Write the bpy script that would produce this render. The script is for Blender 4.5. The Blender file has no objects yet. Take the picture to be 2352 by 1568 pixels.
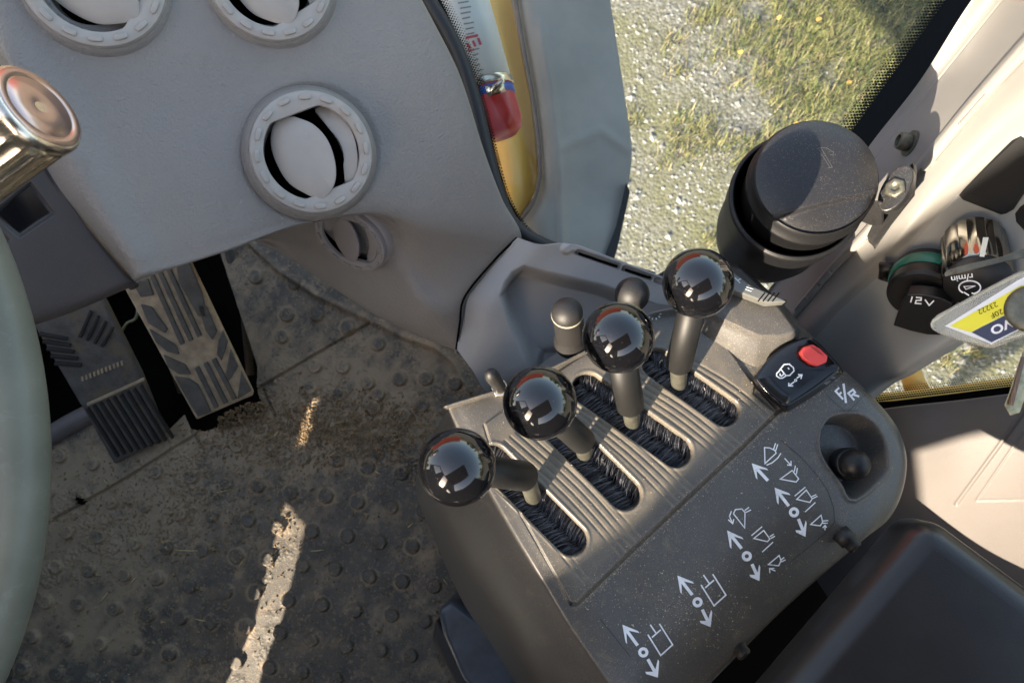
import bpy, math, random
import numpy as np
from mathutils import Vector, Matrix
from mathutils.bvhtree import BVHTree
random.seed(7); RNG = np.random.default_rng(7)
S = bpy.context.scene; COL = S.collection
V = lambda *a: np.array(a, float)
nz = lambda v: np.asarray(v, float) / np.linalg.norm(v)

# ------------------------------------------------------------------ camera
F, CX, CY = 1699., 1176., 784.          # focal length and centre, in units of a 2352 px wide photograph
U = nz(V(-(1370 - CX) / F, (1030 - CY) / F, 1.))
def _fl(x, y):
    d = V((x - CX) / F, -(y - CY) / F, -1.); return d * (-0.95 / d.dot(U))
Xc = nz(_fl(850, 740) - _fl(90, 1210)); Xc = nz(Xc - U * Xc.dot(U)); Yc = np.cross(U, Xc)
R = np.array([Xc, Yc, U]); C = V(0, 0, .95)
cam = bpy.data.cameras.new('camera'); co = bpy.data.objects.new('camera', cam); COL.objects.link(co)
co.matrix_world = Matrix.Translation(C) @ Matrix(R.tolist()).to_4x4()
cam.sensor_width = 36; cam.lens = 36 * F / 2352; cam.clip_start = .01; cam.clip_end = 400
cam.dof.use_dof = True; cam.dof.focus_distance = .50; cam.dof.aperture_fstop = 16.
S.camera = co
# ------------------------------------------------------------------ light
SUN = nz(R @ V(-.605, -.649, .46)); SUN = nz(V(SUN[0], SUN[1], np.hypot(SUN[0], SUN[1]) * math.tan(math.radians(29))))
w = bpy.data.worlds.new('World'); S.world = w; w.use_nodes = True
wn = w.node_tree.nodes; wl = w.node_tree.links; wn.clear()
sky = wn.new('ShaderNodeTexSky'); sky.sky_type = 'NISHITA'; sky.sun_disc = False
sky.sun_elevation = math.asin(SUN[2]); sky.sun_rotation = math.atan2(SUN[0], SUN[1])
sky.air_density = 1.0; sky.dust_density = 2.5; sky.ozone_density = .8
bg = wn.new('ShaderNodeBackground'); bg.inputs[1].default_value = .15
wo = wn.new('ShaderNodeOutputWorld'); tn = wn.new('ShaderNodeMix'); tn.data_type = 'RGBA'; tn.blend_type = 'MULTIPLY'; tn.inputs[0].default_value = 1; tn.inputs[7].default_value = (1, .90, .77, 1)
wl.new(sky.outputs[0], tn.inputs[6]); wl.new(tn.outputs[2], bg.inputs[0]); wl.new(bg.outputs[0], wo.inputs[0])
sun = bpy.data.lights.new('sun', 'SUN'); sun.energy = 5.0; sun.angle = math.radians(.5); sun.color = (1, .86, .68)
so = bpy.data.objects.new('sun', sun); COL.objects.link(so)
so.rotation_euler = Vector(SUN).to_track_quat('Z', 'Y').to_euler()
vs = S.view_settings; vs.view_transform = 'Standard'; vs.look = 'None'; vs.gamma = 1; vs.use_curve_mapping = False
vs.exposure = 2.1
S.render.engine = 'CYCLES'
S.cycles.max_bounces = 8; S.cycles.transparent_max_bounces = 12

# ------------------------------------------------------------------ measuring helpers: photograph point -> metres
def ray(x, y): return R @ V((x - CX) / F, -(y - CY) / F, -1.)
def P(x, y, z): d = ray(x, y); return C + d * ((z - .95) / d[2])
def W(x, y, d): return C + ray(x, y) * d
def PL(x, y, q, n, h=0.):
    d = ray(x, y); return C + d * ((q + n * h - C).dot(n) / d.dot(n))
def proj(p):
    c = (np.asarray(p) - C) @ R
    return CX + F * c[..., 0] / -c[..., 2], CY - F * c[..., 1] / -c[..., 2]
def sstep(a, b, x):
    t = np.clip((x - a) / (b - a), 0, 1); return t * t * (3 - 2 * t)
def seg_d(x, y, a, b):
    ax, ay = a; bx, by = b; dx, dy = bx - ax, by - ay
    t = np.clip(((x - ax) * dx + (y - ay) * dy) / (dx * dx + dy * dy + 1e-9), 0, 1)
    return np.hypot(x - ax - t * dx, y - ay - t * dy)
def line_d(x, y, pts):
    r = np.full(np.shape(x), 1e9)
    for a, b in zip(pts[:-1], pts[1:]): r = np.minimum(r, seg_d(x, y, a, b))
    return r
def poly_sd(x, y, pts):     # > 0 inside
    d = line_d(x, y, list(pts) + [pts[0]]); ins = np.zeros(np.shape(x), bool)
    n = len(pts)
    for i in range(n):
        x0, y0 = pts[i]; x1, y1 = pts[(i + 1) % n]
        c = ((y0 > y) != (y1 > y)); ins ^= c & (x < (x1 - x0) * (y - y0) / ((y1 - y0) + 1e-12) + x0)
    return np.where(ins, d, -d)

# ------------------------------------------------------------------ object helpers
def thing(name, label, cat, loc, group=None, kind=None):
    o = bpy.data.objects.new(name, None); o.empty_display_size = .02; COL.objects.link(o)
    o.location = Vector([float(v) for v in loc]); return tag(o, label, cat, group, kind)
def tag(o, label=None, cat=None, group=None, kind=None):
    if label: o['label'] = label
    if cat: o['category'] = cat
    if group: o['group'] = group
    if kind: o['kind'] = kind
    return o
def obj(name, vf, mat, parent=None, smooth=True, label=None):
    if isinstance(vf, bpy.types.Mesh): me = vf
    else:
        v, f = vf[0], vf[1]; me = bpy.data.meshes.new(name)
        if isinstance(f, np.ndarray):
            nf, k = f.shape
            me.vertices.add(len(v)); me.vertices.foreach_set('co', np.asarray(v, np.float32).ravel())
            me.loops.add(nf * k); me.loops.foreach_set('vertex_index', f.astype(np.int32).ravel())
            me.polygons.add(nf); me.polygons.foreach_set('loop_start', np.arange(0, nf * k, k, dtype=np.int32))
            me.polygons.foreach_set('loop_total', np.full(nf, k, np.int32)); me.update(calc_edges=True)
        else: me.from_pydata([tuple(map(float, p)) for p in v], [], [tuple(q) for q in f]); me.update()
    me.materials.clear(); me.materials.append(mat)
    me.polygons.foreach_set('use_smooth', [bool(smooth)] * len(me.polygons))
    o = bpy.data.objects.new(name, me); COL.objects.link(o)
    if parent is not None:
        o.parent = parent; p = parent; t = Vector((0, 0, 0))
        while p is not None: t += p.location; p = p.parent
        if parent.type == 'EMPTY' or parent.location.length > 0: o.location = -t
    if label: o['label'] = label
    return o
def auto(o, ang=35):
    m = o.data
    try: m.set_sharp_from_angle(angle=math.radians(ang))
    except Exception: pass
    return o
def bevel(o, wd, seg=3, ang=30):
    b = o.modifiers.new('bevel', 'BEVEL'); b.width = wd; b.segments = seg; b.limit_method = 'ANGLE'; b.angle_limit = math.radians(ang)
    b.harden_normals = False; return auto(o, 60)
def solid(o, t, off=-1):
    s = o.modifiers.new('thickness', 'SOLIDIFY'); s.thickness = t; s.offset = off; return o
def merge(*parts):
    v, f, k = [], [], 0
    for a, b in parts:
        if any(p is None for p in a): continue
        v.extend([tuple(map(float, p)) for p in a]); f.extend([tuple(int(i) + k for i in q) for q in b]); k += len(a)
    return v, f
def frame(z, up=None):
    z = nz(z); x = np.cross(up if up is not None else (V(0, 0, 1) if abs(z[2]) < .9 else V(1, 0, 0)), z); x = nz(x)
    return np.array([x, np.cross(z, x), z])
def lathe(o, axis, prof, n=48, up=None, cap=True):
    fr = frame(axis, up); v, f = [], []
    a = np.linspace(0, 2 * math.pi, n, endpoint=False)
    for r, h in prof:
        for t in a: v.append(o + fr[0] * r * math.cos(t) + fr[1] * r * math.sin(t) + fr[2] * h)
    m = len(prof)
    for i in range(m - 1):
        for j in range(n): f.append((i * n + j, i * n + (j + 1) % n, (i + 1) * n + (j + 1) % n, (i + 1) * n + j))
    if cap:
        if prof[0][0] > 1e-6: f.append(tuple(range(n))[::-1])
        if prof[-1][0] > 1e-6: f.append(tuple((m - 1) * n + j for j in range(n)))
    return v, f
def sphere(c, r, nu=48, nv=24, sc=(1, 1, 1), axis=(0, 0, 1)):
    return lathe(c, V(*axis), [(r * sc[0] * math.sin(t), -r * sc[2] * math.cos(t)) for t in np.linspace(.001, math.pi - .001, nv)], nu)
def tube(pts, rad, n=12, caps=True):
    pts = [np.asarray(p, float) for p in pts]; v, f = [], []; prev = None
    for i, p in enumerate(pts):
        t = nz(pts[min(i + 1, len(pts) - 1)] - pts[max(i - 1, 0)])
        if prev is None: prev = frame(t)[0]
        x = nz(prev - t * prev.dot(t)); prev = x; y = np.cross(t, x)
        r = rad[i] if hasattr(rad, '__len__') else rad
        for k in range(n):
            a = 2 * math.pi * k / n; v.append(p + (x * math.cos(a) + y * math.sin(a)) * r)
    for i in range(len(pts) - 1):
        for k in range(n): f.append((i * n + k, i * n + (k + 1) % n, (i + 1) * n + (k + 1) % n, (i + 1) * n + k))
    if caps: f.append(tuple(range(n))[::-1]); f.append(tuple((len(pts) - 1) * n + k for k in range(n)))
    return v, f
def box(c, fr, s):
    v = [c + fr[0] * sx * s[0] / 2 + fr[1] * sy * s[1] / 2 + fr[2] * sz * s[2] / 2 for sx in (-1, 1) for sy in (-1, 1) for sz in (-1, 1)]
    return v, [(0, 1, 3, 2), (4, 6, 7, 5), (0, 4, 5, 1), (2, 3, 7, 6), (0, 2, 6, 4), (1, 5, 7, 3)]
def prism(top, vec):
    n = len(top); vecs = vec if isinstance(vec, list) else [vec] * n
    v = list(top) + [p + q for p, q in zip(top, vecs)]
    return v, [tuple(range(n))[::-1], tuple(range(n, 2 * n))] + [(i, (i + 1) % n, n + (i + 1) % n, n + i) for i in range(n)]
def cr(p, t):               # Catmull-Rom along axis 0
    n = len(p); p = np.concatenate([[2 * p[0] - p[1]], p, [2 * p[-1] - p[-2]]])
    i = np.minimum(t.astype(int), n - 2); u = (t - i)[(...,) + (None,) * (p.ndim - 1)]
    a, b, c, d = p[i], p[i + 1], p[i + 2], p[i + 3]
    return .5 * (2 * b + (c - a) * u + (2 * a - 5 * b + 4 * c - d) * u * u + (3 * b - a - 3 * c + d) * u ** 3)
def smooth_line(pts, n): return cr(np.array(pts, float), np.linspace(0, len(pts) - 1, n))
def grid(ctrl, nu, nv):
    c = np.array(ctrl, float); a = cr(c, np.linspace(0, len(c) - 1, nu))
    return cr(a.transpose(1, 0, 2), np.linspace(0, c.shape[1] - 1, nv)).transpose(1, 0, 2)
def gnorm(g):
    n = np.cross(np.gradient(g, axis=0), np.gradient(g, axis=1)); n /= np.linalg.norm(n, axis=2, keepdims=True) + 1e-12
    s = np.sign(((C - g) * n).sum(2, keepdims=True).mean()); return n * s
def gmesh(g, keep=None):
    nu, nv = g.shape[:2]; idx = np.arange(nu * nv).reshape(nu, nv)
    f = np.stack([idx[:-1, :-1], idx[:-1, 1:], idx[1:, 1:], idx[1:, :-1]], -1).reshape(-1, 4)
    if keep is not None: f = f[(keep[:-1, :-1] & keep[1:, 1:]).ravel()]
    g2 = g.reshape(-1, 3); a, b, c = g2[f[len(f) // 2][0]], g2[f[len(f) // 2][1]], g2[f[len(f) // 2][2]]
    if np.dot(np.cross(b - a, c - a), C - a) < 0: f = f[:, ::-1].copy()
    return g2, f
class Surf:                 # lets small things be laid on a built surface
    def __init__(s, vf):
        v, f = vf; s.t = BVHTree.FromPolygons([tuple(p) for p in np.asarray(v).tolist()], [tuple(q) for q in (f.tolist() if isinstance(f, np.ndarray) else f)])
    def at(s, x, y, h=0.):
        d = nz(ray(x, y)); r = s.t.ray_cast(Vector(C), Vector(d))
        if r[0] is None: return None, None
        n = V(*r[1]); n = n if n.dot(d) < 0 else -n
        return V(*r[0]) + n * h, n
    def __call__(s, x, y, h=0.):
        return s.at(x, y, h)[0]

# ------------------------------------------------------------------ materials
def mat(name, col, rough=.5, metal=0., grain=0., gs=900., var=.0, vs_=30., dust=0., dcol=(.34, .29, .2), dth=.62, dsc=1400., coat=0., spec=.5, stain=None, gdist=.0006, rvar=0.):
    m = bpy.data.materials.new(name); m.use_nodes = True; nt = m.node_tree; N, L = nt.nodes, nt.links
    b = N['Principled BSDF']; b.inputs['Roughness'].default_value = rough; b.inputs['Metallic'].default_value = metal
    b.inputs['Specular IOR Level'].default_value = spec
    b.inputs['Coat Weight'].default_value = coat; b.inputs['Coat Roughness'].default_value = .05
    tc = N.new('ShaderNodeTexCoord'); cur = None
    def noise(scale, det=3, rgh=.55, dist=0.):
        n = N.new('ShaderNodeTexNoise'); n.inputs['Scale'].default_value = scale; n.inputs['Detail'].default_value = det
        n.inputs['Roughness'].default_value = rgh; n.inputs['Distortion'].default_value = dist; L.new(tc.outputs['Object'], n.inputs['Vector']); return n.outputs['Fac']
    def ramp(inp, a, b_, lo=0., hi=1.):
        r = N.new('ShaderNodeMapRange'); r.inputs['From Min'].default_value = a; r.inputs['From Max'].default_value = b_
        r.inputs['To Min'].default_value = lo; r.inputs['To Max'].default_value = hi; L.new(inp, r.inputs['Value']); return r.outputs[0]
    def mix(fac, A, B):
        x = N.new('ShaderNodeMix'); x.data_type = 'RGBA'; L.new(fac, x.inputs[0])
        for s, q in ((6, A), (7, B)):
            if isinstance(q, tuple): x.inputs[s].default_value = (*q, 1)
            else: L.new(q, x.inputs[s])
        return x.outputs[2]
    cur = tuple(col)
    if var: cur = mix(ramp(noise(vs_, 5, .6), .32, .68), tuple(c * (1 - var) for c in col), tuple(min(c * (1 + var), 1) for c in col))
    if stain:
        for (sc, th, w_, sc_col, amt) in stain: cur = mix(ramp(noise(sc, 7, .68, .4), th, th + w_, 0, amt), cur, sc_col)
    if dust:
        big = ramp(noise(22, 4, .6), .35, .7, .25, 1.); fine = ramp(noise(dsc, 2, .6), dth, dth + .06)
        mu = N.new('ShaderNodeMath'); mu.operation = 'MULTIPLY'; L.new(big, mu.inputs[0]); L.new(fine, mu.inputs[1])
        m2 = N.new('ShaderNodeMath'); m2.operation = 'MULTIPLY'; L.new(mu.outputs[0], m2.inputs[0]); m2.inputs[1].default_value = dust
        cur = mix(m2.outputs[0], cur, dcol)
    if isinstance(cur, tuple): b.inputs['Base Color'].default_value = (*cur, 1)
    else: L.new(cur, b.inputs['Base Color'])
    if rvar: L.new(ramp(noise(60, 4, .6), .3, .7, rough - rvar, rough + rvar), b.inputs['Roughness'])
    if grain:
        bp = N.new('ShaderNodeBump'); bp.inputs['Strength'].default_value = grain; bp.inputs['Distance'].default_value = gdist
        L.new(noise(gs, 3, .6, .5), bp.inputs['Height']); L.new(bp.outputs[0], b.inputs['Normal'])
    return m
M = {}
M['dash'] = mat('dash_plastic', (.262, .24, .221), .42, grain=1., gs=420, var=.05, vs_=9, dust=.12, dth=.66, gdist=.0011, stain=[(38, .60, .08, (.22, .195, .17), .35), (210, .66, .04, (.38, .35, .31), .4)])
M['vent'] = mat('vent_plastic', (.39, .355, .32), .42, grain=.06, gs=2500, var=.04, vs_=60)
M['dirty_edge'] = mat('dirty_recess_plastic', (.22, .19, .15), .7, var=.2, vs_=300, dust=.6, dth=.5, dsc=2600)
M['column'] = mat('column_plastic', (.06, .05, .047), .45, grain=.3, gs=1500, var=.08, vs_=20, dust=.2)
M['black'] = mat('black_plastic', (.008, .008, .0085), .42, grain=.1, gs=1800, dust=.12, dth=.68, spec=.4)
M['rubber'] = mat('black_rubber', (.014, .013, .013), .55, grain=.2, gs=2200, dust=.2, dth=.62, dsc=2200)
M['void'] = mat('dark_cavity', (.005, .0045, .004), .95, spec=0.)  # near-black without sheen, puts the shade of recesses into the colour
M['ball'] = mat('glossy_knob', (.004, .004, .005), .07, spec=.95, dust=.22, dth=.70, dsc=1100, rvar=.045)
M['console'] = mat('console_plastic', (.074, .070, .066), .29, grain=.25, gs=2600, var=.12, vs_=18, dust=.75, dth=.60, dsc=1500, gdist=.0003,
                   stain=[(60, .56, .12, (.20, .165, .11), .35)])
M['steel'] = mat('worn_steel', (.13, .127, .10), .42, .6, grain=.3, gs=900, var=.25, vs_=180)
M['chrome'] = mat('dirty_chrome', (.78, .70, .58), .24, 1., var=.12, vs_=150, grain=.1, gs=700, dust=.3)
M['cream'] = mat('pillar_paint', (.205, .198, .185), .38, grain=.05, gs=1500, var=.04, vs_=14, dust=.1, spec=.5)
M['panelgrey'] = mat('control_panel_paint', (.25, .255, .245), .42, var=.05, vs_=14, dust=.1, grain=.05, gs=1500)
M['trim'] = mat('lower_trim_plastic', (.12, .108, .10), .55, grain=.3, gs=500, var=.05, vs_=12)
M['white'] = mat('white_marking', (.74, .76, .79), .5, var=.1, vs_=120, stain=[(300, .60, .06, (.3, .28, .25), .6)])
M['red'] = mat('red_latch', (.75, .07, .06), .35, grain=.1, gs=900)
M['blackgloss'] = mat('gloss_black', (.006, .006, .008), .12, dust=.12, dth=.7)
M['arm'] = mat('armrest_vinyl', (.017, .0155, .015), .28, grain=.25, gs=1300, var=.2, vs_=30, dust=.25, dth=.72, dsc=700, gdist=.0003)
M['wheel'] = mat('worn_rim', (.16, .165, .13), .42, grain=.2, gs=1200, var=.12, vs_=25, stain=[(90, .56, .08, (.2, .21, .17), .5)])
M['yellow'] = mat('yellow_paint', (.75, .42, .085), .45, var=.06, vs_=8)
M['flap'] = mat('grey_flap', (.235, .215, .195), .62, grain=.3, gs=90, var=.14, vs_=7, stain=[(14, .58, .12, (.27, .24, .22), .35)])
M['brown'] = mat('brown_seal', (.14, .10, .075), .6, var=.2, vs_=60, dust=.2)
M['sleeve'] = mat('sleeve_rubber', (.009, .009, .009), .5, spec=.35, grain=.1, gs=1500, dust=.12, dth=.66)
M['bristle'] = mat('bristle', (.085, .085, .095), .4, spec=.5)
M['green'] = mat('green_ring', (.01, .13, .09), .35)
M['tape'] = mat('dust_lip', (.3, .27, .2), .5, var=.3, vs_=400)
M['silver'] = mat('silver_plastic', (.19, .19, .175), .28, metal=.4, grain=.2, gs=1500, dust=.4)
M['yellowlabel'] = mat('yellow_label', (.72, .66, .03), .4)
M['navy'] = mat('navy_label', (.03, .035, .075), .4)
M['extred'] = mat('extinguisher_red', (.5, .03, .03), .3)
M['extwhite'] = mat('extinguisher_label', (.7, .72, .75), .35)
M['blue'] = mat('blue_band', (.02, .09, .5), .35)
M['frit'] = mat('frit_black', (.003, .003, .003), .5, spec=.1)
M['roof'] = mat('headliner', (.07, .07, .07), .9)
M['straw'] = mat('straw', (.5, .4, .2), .7, var=.2, vs_=200)
M['crumb'] = mat('dirt_crumb', (.24, .17, .095), .9, var=.5, vs_=150)
def mat_mat():
    return mat('mat_rubber', (.062, .055, .045), .55, grain=.5, gs=700, gdist=.0012, var=.3, vs_=25, dust=.9, dth=.60, dsc=900, dcol=(.25, .19, .11),
               stain=[(26, .54, .1, (.16, .12, .075), .6), (160, .57, .05, (.24, .18, .11), .6)])
M['mat'] = mat_mat()
def use_dirt(m, a0, a1, top, col):
    N_, L_n = m.node_tree.nodes, m.node_tree.links; p_ = N_['Principled BSDF']; src = p_.inputs['Base Color'].links[0].from_socket
    a = N_.new('ShaderNodeAttribute'); a.attribute_name = 'dirt'; x = N_.new('ShaderNodeMix'); x.data_type = 'RGBA'; r = N_.new('ShaderNodeMapRange')
    r.inputs['From Min'].default_value = a0; r.inputs['From Max'].default_value = a1; r.inputs['To Max'].default_value = top
    L_n.new(a.outputs['Fac'], r.inputs[0]); L_n.new(r.outputs[0], x.inputs[0]); L_n.new(src, x.inputs[6]); x.inputs[7].default_value = (*col, 1); L_n.new(x.outputs[2], p_.inputs['Base Color'])
use_dirt(M['console'], 0, 1, .6, (.25, .21, .15))
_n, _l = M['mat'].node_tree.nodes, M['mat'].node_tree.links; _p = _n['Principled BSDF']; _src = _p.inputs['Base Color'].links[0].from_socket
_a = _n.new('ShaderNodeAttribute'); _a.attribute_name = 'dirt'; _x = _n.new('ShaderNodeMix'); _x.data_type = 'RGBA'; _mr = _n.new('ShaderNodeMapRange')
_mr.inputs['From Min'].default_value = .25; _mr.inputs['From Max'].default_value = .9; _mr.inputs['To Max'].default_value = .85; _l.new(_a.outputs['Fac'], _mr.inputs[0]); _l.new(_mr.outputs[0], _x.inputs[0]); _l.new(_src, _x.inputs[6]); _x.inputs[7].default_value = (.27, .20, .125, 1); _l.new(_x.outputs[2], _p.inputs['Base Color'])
M['pedal'] = mat('pedal_rubber', (.085, .08, .073), .6, grain=.4, gs=500, var=.3, vs_=60, dust=.4,
                 stain=[(40, .5, .1, (.15, .115, .07), .6)])
M['mud'] = mat('dry_mud', (.38, .29, .19), .9, grain=.6, gs=350, var=.25, vs_=80, gdist=.001)
def glass_mat(name, tint=(1, 1, 1), refl=.05, rough=.02):
    m = bpy.data.materials.new(name); m.use_nodes = True; N, L = m.node_tree.nodes, m.node_tree.links; N.clear()
    o = N.new('ShaderNodeOutputMaterial'); t = N.new('ShaderNodeBsdfTransparent'); t.inputs[0].default_value = (*tint, 1)
    g = N.new('ShaderNodeBsdfGlossy'); g.inputs['Roughness'].default_value = rough
    x = N.new('ShaderNodeMixShader'); fr = N.new('ShaderNodeFresnel'); fr.inputs[0].default_value = 1.3
    L.new(fr.outputs[0], x.inputs[0]); L.new(t.outputs[0], x.inputs[1]); L.new(g.outputs[0], x.inputs[2]); L.new(x.outputs[0], o.inputs[0]); return m
M['glass'] = glass_mat('window_glass', (.93, .96, .94))
M['clear'] = bpy.data.materials.new('clear_plastic'); M['clear'].use_nodes = True
_b = M['clear'].node_tree.nodes['Principled BSDF']; _b.inputs['Base Color'].default_value = (.82, .83, .76, 1); _b.inputs['Roughness'].default_value = .15
_b.inputs['Transmission Weight'].default_value = .75; _b.inputs['IOR'].default_value = 1.2

# ------------------------------------------------------------------ ground outside
GZ = -1.6
def ground_mat():
    m = bpy.data.materials.new('gravel'); m.use_nodes = True; N, L = m.node_tree.nodes, m.node_tree.links; b = N['Principled BSDF']
    b.inputs['Roughness'].default_value = .85; tc = N.new('ShaderNodeTexCoord')
    def nn(k, sc, **kw):
        n = N.new(k); n.inputs['Scale'].default_value = sc; L.new(tc.outputs['Object'], n.inputs['Vector'])
        for a, v in kw.items(): n.inputs[a].default_value = v
        return n
    vo = nn('ShaderNodeTexVoronoi', 88); vo2 = nn('ShaderNodeTexVoronoi', 190); no = nn('ShaderNodeTexNoise', 1.6, Detail=7, Roughness=.7); n3 = nn('ShaderNodeTexNoise', 55, Detail=6, Roughness=.7)
    r1 = N.new('ShaderNodeValToRGB'); e = r1.color_ramp.elements
    e[0].position = .0; e[0].color = (.06, .058, .05, 1); e[1].position = 1; e[1].color = (.27, .27, .265, 1)
    for p_, c_ in ((.3, (.08, .078, .07, 1)), (.62, (.11, .108, .10, 1)), (.9, (.16, .16, .155, 1))): q = e.new(p_); q.color = c_
    sp = N.new('ShaderNodeSeparateColor'); L.new(vo.outputs['Color'], sp.inputs[0]); L.new(sp.outputs[0], r1.inputs[0])
    sp2 = N.new('ShaderNodeSeparateColor'); L.new(vo2.outputs['Color'], sp2.inputs[0]); r2 = N.new('ShaderNodeValToRGB'); L.new(sp2.outputs[1], r2.inputs[0])
    r2.color_ramp.elements[0].color = (.08, .078, .07, 1); r2.color_ramp.elements[1].color = (.24, .24, .235, 1)
    mx = N.new('ShaderNodeMix'); mx.data_type = 'RGBA'; mx.inputs[0].default_value = .45; L.new(r1.outputs[0], mx.inputs[6]); L.new(r2.outputs[0], mx.inputs[7])
    soil = N.new('ShaderNodeMapRange'); soil.inputs['From Min'].default_value = .5; soil.inputs['From Max'].default_value = .62; L.new(n3.outputs[0], soil.inputs[0])
    m2 = N.new('ShaderNodeMix'); m2.data_type = 'RGBA'; L.new(mx.outputs[2], m2.inputs[6]); m2.inputs[7].default_value = (.075, .066, .045, 1); L.new(soil.outputs[0], m2.inputs[0])
    gr = N.new('ShaderNodeMapRange'); gr.inputs['From Min'].default_value = .46; gr.inputs['From Max'].default_value = .62; gr.inputs['To Max'].default_value = .75; L.new(no.outputs[0], gr.inputs[0])
    m3 = N.new('ShaderNodeMix'); m3.data_type = 'RGBA'; L.new(m2.outputs[2], m3.inputs[6]); m3.inputs[7].default_value = (.10, .098, .045, 1); L.new(gr.outputs[0], m3.inputs[0])
    L.new(m3.outputs[2], b.inputs['Base Color'])
    bp = N.new('ShaderNodeBump'); bp.inputs['Strength'].default_value = .55; bp.inputs['Distance'].default_value = .006; L.new(vo.outputs['Distance'], bp.inputs['Height']); bp.invert = True; L.new(bp.outputs[0], b.inputs['Normal'])
    return m
tag(obj('ground', ([V(-150, -150, GZ), V(150, -150, GZ), V(150, 150, GZ), V(-150, 150, GZ)], [(0, 1, 2, 3)]), ground_mat(), smooth=False), kind='structure')
# loose stones
def scatter_stones():
    v, f = [], []
    base = [V(1, 0, 0), V(-1, 0, 0), V(0, 1, 0), V(0, -1, 0), V(0, 0, 1), V(0, 0, -1)]
    fs = [(0, 2, 4), (2, 1, 4), (1, 3, 4), (3, 0, 4), (2, 0, 5), (1, 2, 5), (3, 1, 5), (0, 3, 5)]
    for i in range(3800):
        px, py = random.uniform(1330, 2400), random.uniform(-60, 950)
        if px > 1700 and py < 330 and random.random() < .75: continue
        p = P(px, py, GZ); r = random.uniform(.004, .011) * (1.8 if random.random() < .04 else 1)
        a = random.uniform(0, 6.28); k = len(v)
        for q in base:
            q = q * V(r * random.uniform(.8, 1.4), r * random.uniform(.6, 1), r * .6)
            v.append(p + V(q[0] * math.cos(a) - q[1] * math.sin(a), q[0] * math.sin(a) + q[1] * math.cos(a), q[2]))
        f += [tuple(j + k for j in t) for t in fs]
    m = mat('stone', (.16, .16, .16), .6, var=.5, vs_=18)
    tag(obj('gravel_stones', (v, f), m, smooth=False), 'loose pale gravel stones scattered on the ground outside', 'gravel', kind='stuff')
scatter_stones()
def scatter_grass():
    cols = [('grass_green', (.085, .105, .028)), ('grass_olive', (.15, .145, .05)), ('grass_dry', (.24, .20, .11))]
    clumps = []
    for _ in range(360):
        px, py = random.gauss(2000, 200), random.gauss(110, 160)
        if px + .55 * py < 1640 or py > 420: continue
        clumps.append((px, py, 1.))
    for c in [(1480, 270), (1560, 300), (1500, 330), (1620, 360), (1640, 60), (1700, 320), (1560, 170), (2150, 820), (2230, 800), (1520, 110), (1660, 520)]: clumps += [(c[0] + random.gauss(0, 25), c[1] + random.gauss(0, 15), .45)] * 4
    v, f, mi = [], [], []
    for (cx, cy, s) in clumps:
        tone = random.random()
        for _ in range(int(46 * s)):
            px, py = cx + random.gauss(0, 17), cy + random.gauss(0, 14); p = P(px, py, GZ)
            h = random.uniform(.015, .065) * (.6 + .5 * s); a = random.uniform(0, 6.28); ln = random.uniform(.2, 1.3)
            d = V(math.cos(a) * ln, math.sin(a) * ln, 1); d = nz(d) * h; s_ = V(-math.sin(a), math.cos(a), 0) * random.uniform(.0008, .0019)
            k = len(v); v += [p - s_, p + s_, p + d * .6 + s_ * .7 + V(0, 0, .004), p + d * .6 - s_ * .7 + V(0, 0, .004), p + d * V(1.25, 1.25, .9)]
            f += [(k, k + 1, k + 2, k + 3), (k + 3, k + 2, k + 4)]
            m_ = 2 if random.random() < .18 + .3 * (1 - s) else (1 if random.random() < .3 + tone * .5 else 0); mi += [m_, m_]
    o = obj('grass', (v, f), mat(cols[0][0], cols[0][1], .6, var=.2, vs_=9), smooth=False)
    for n_, c_ in cols[1:]: o.data.materials.append(mat(n_, c_, .6, var=.2, vs_=9))
    o.data.polygons.foreach_set('material_index', mi)
    tag(o, 'tufts of short green and dry grass on the gravel outside', 'grass', kind='stuff')
scatter_grass()
def leaves():
    v, f = [], []
    for (px, py) in [(1872, 296), (1828, 285), (2065, 275), (1830, 475), (1950, 190), (1880, 45), (1790, 40), (1700, 120), (2080, 130)]:
        p = P(px, py, GZ + .03); a = random.uniform(0, 6.28); k = len(v)
        for j in range(6):
            t = a + j * 1.047; v.append(p + V(math.cos(t) * .011, math.sin(t) * .008, random.uniform(-.002, .004)))
        f.append(tuple(range(k, k + 6)))
    o = obj('fallen_leaves', (v, f), mat('dry_leaf', (.55, .33, .08), .7, var=.4, vs_=9), smooth=False); solid(o, .0006)
    tag(o, 'small fallen yellow and orange leaves lying on the grass', 'leaves', kind='stuff')
leaves()

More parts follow.
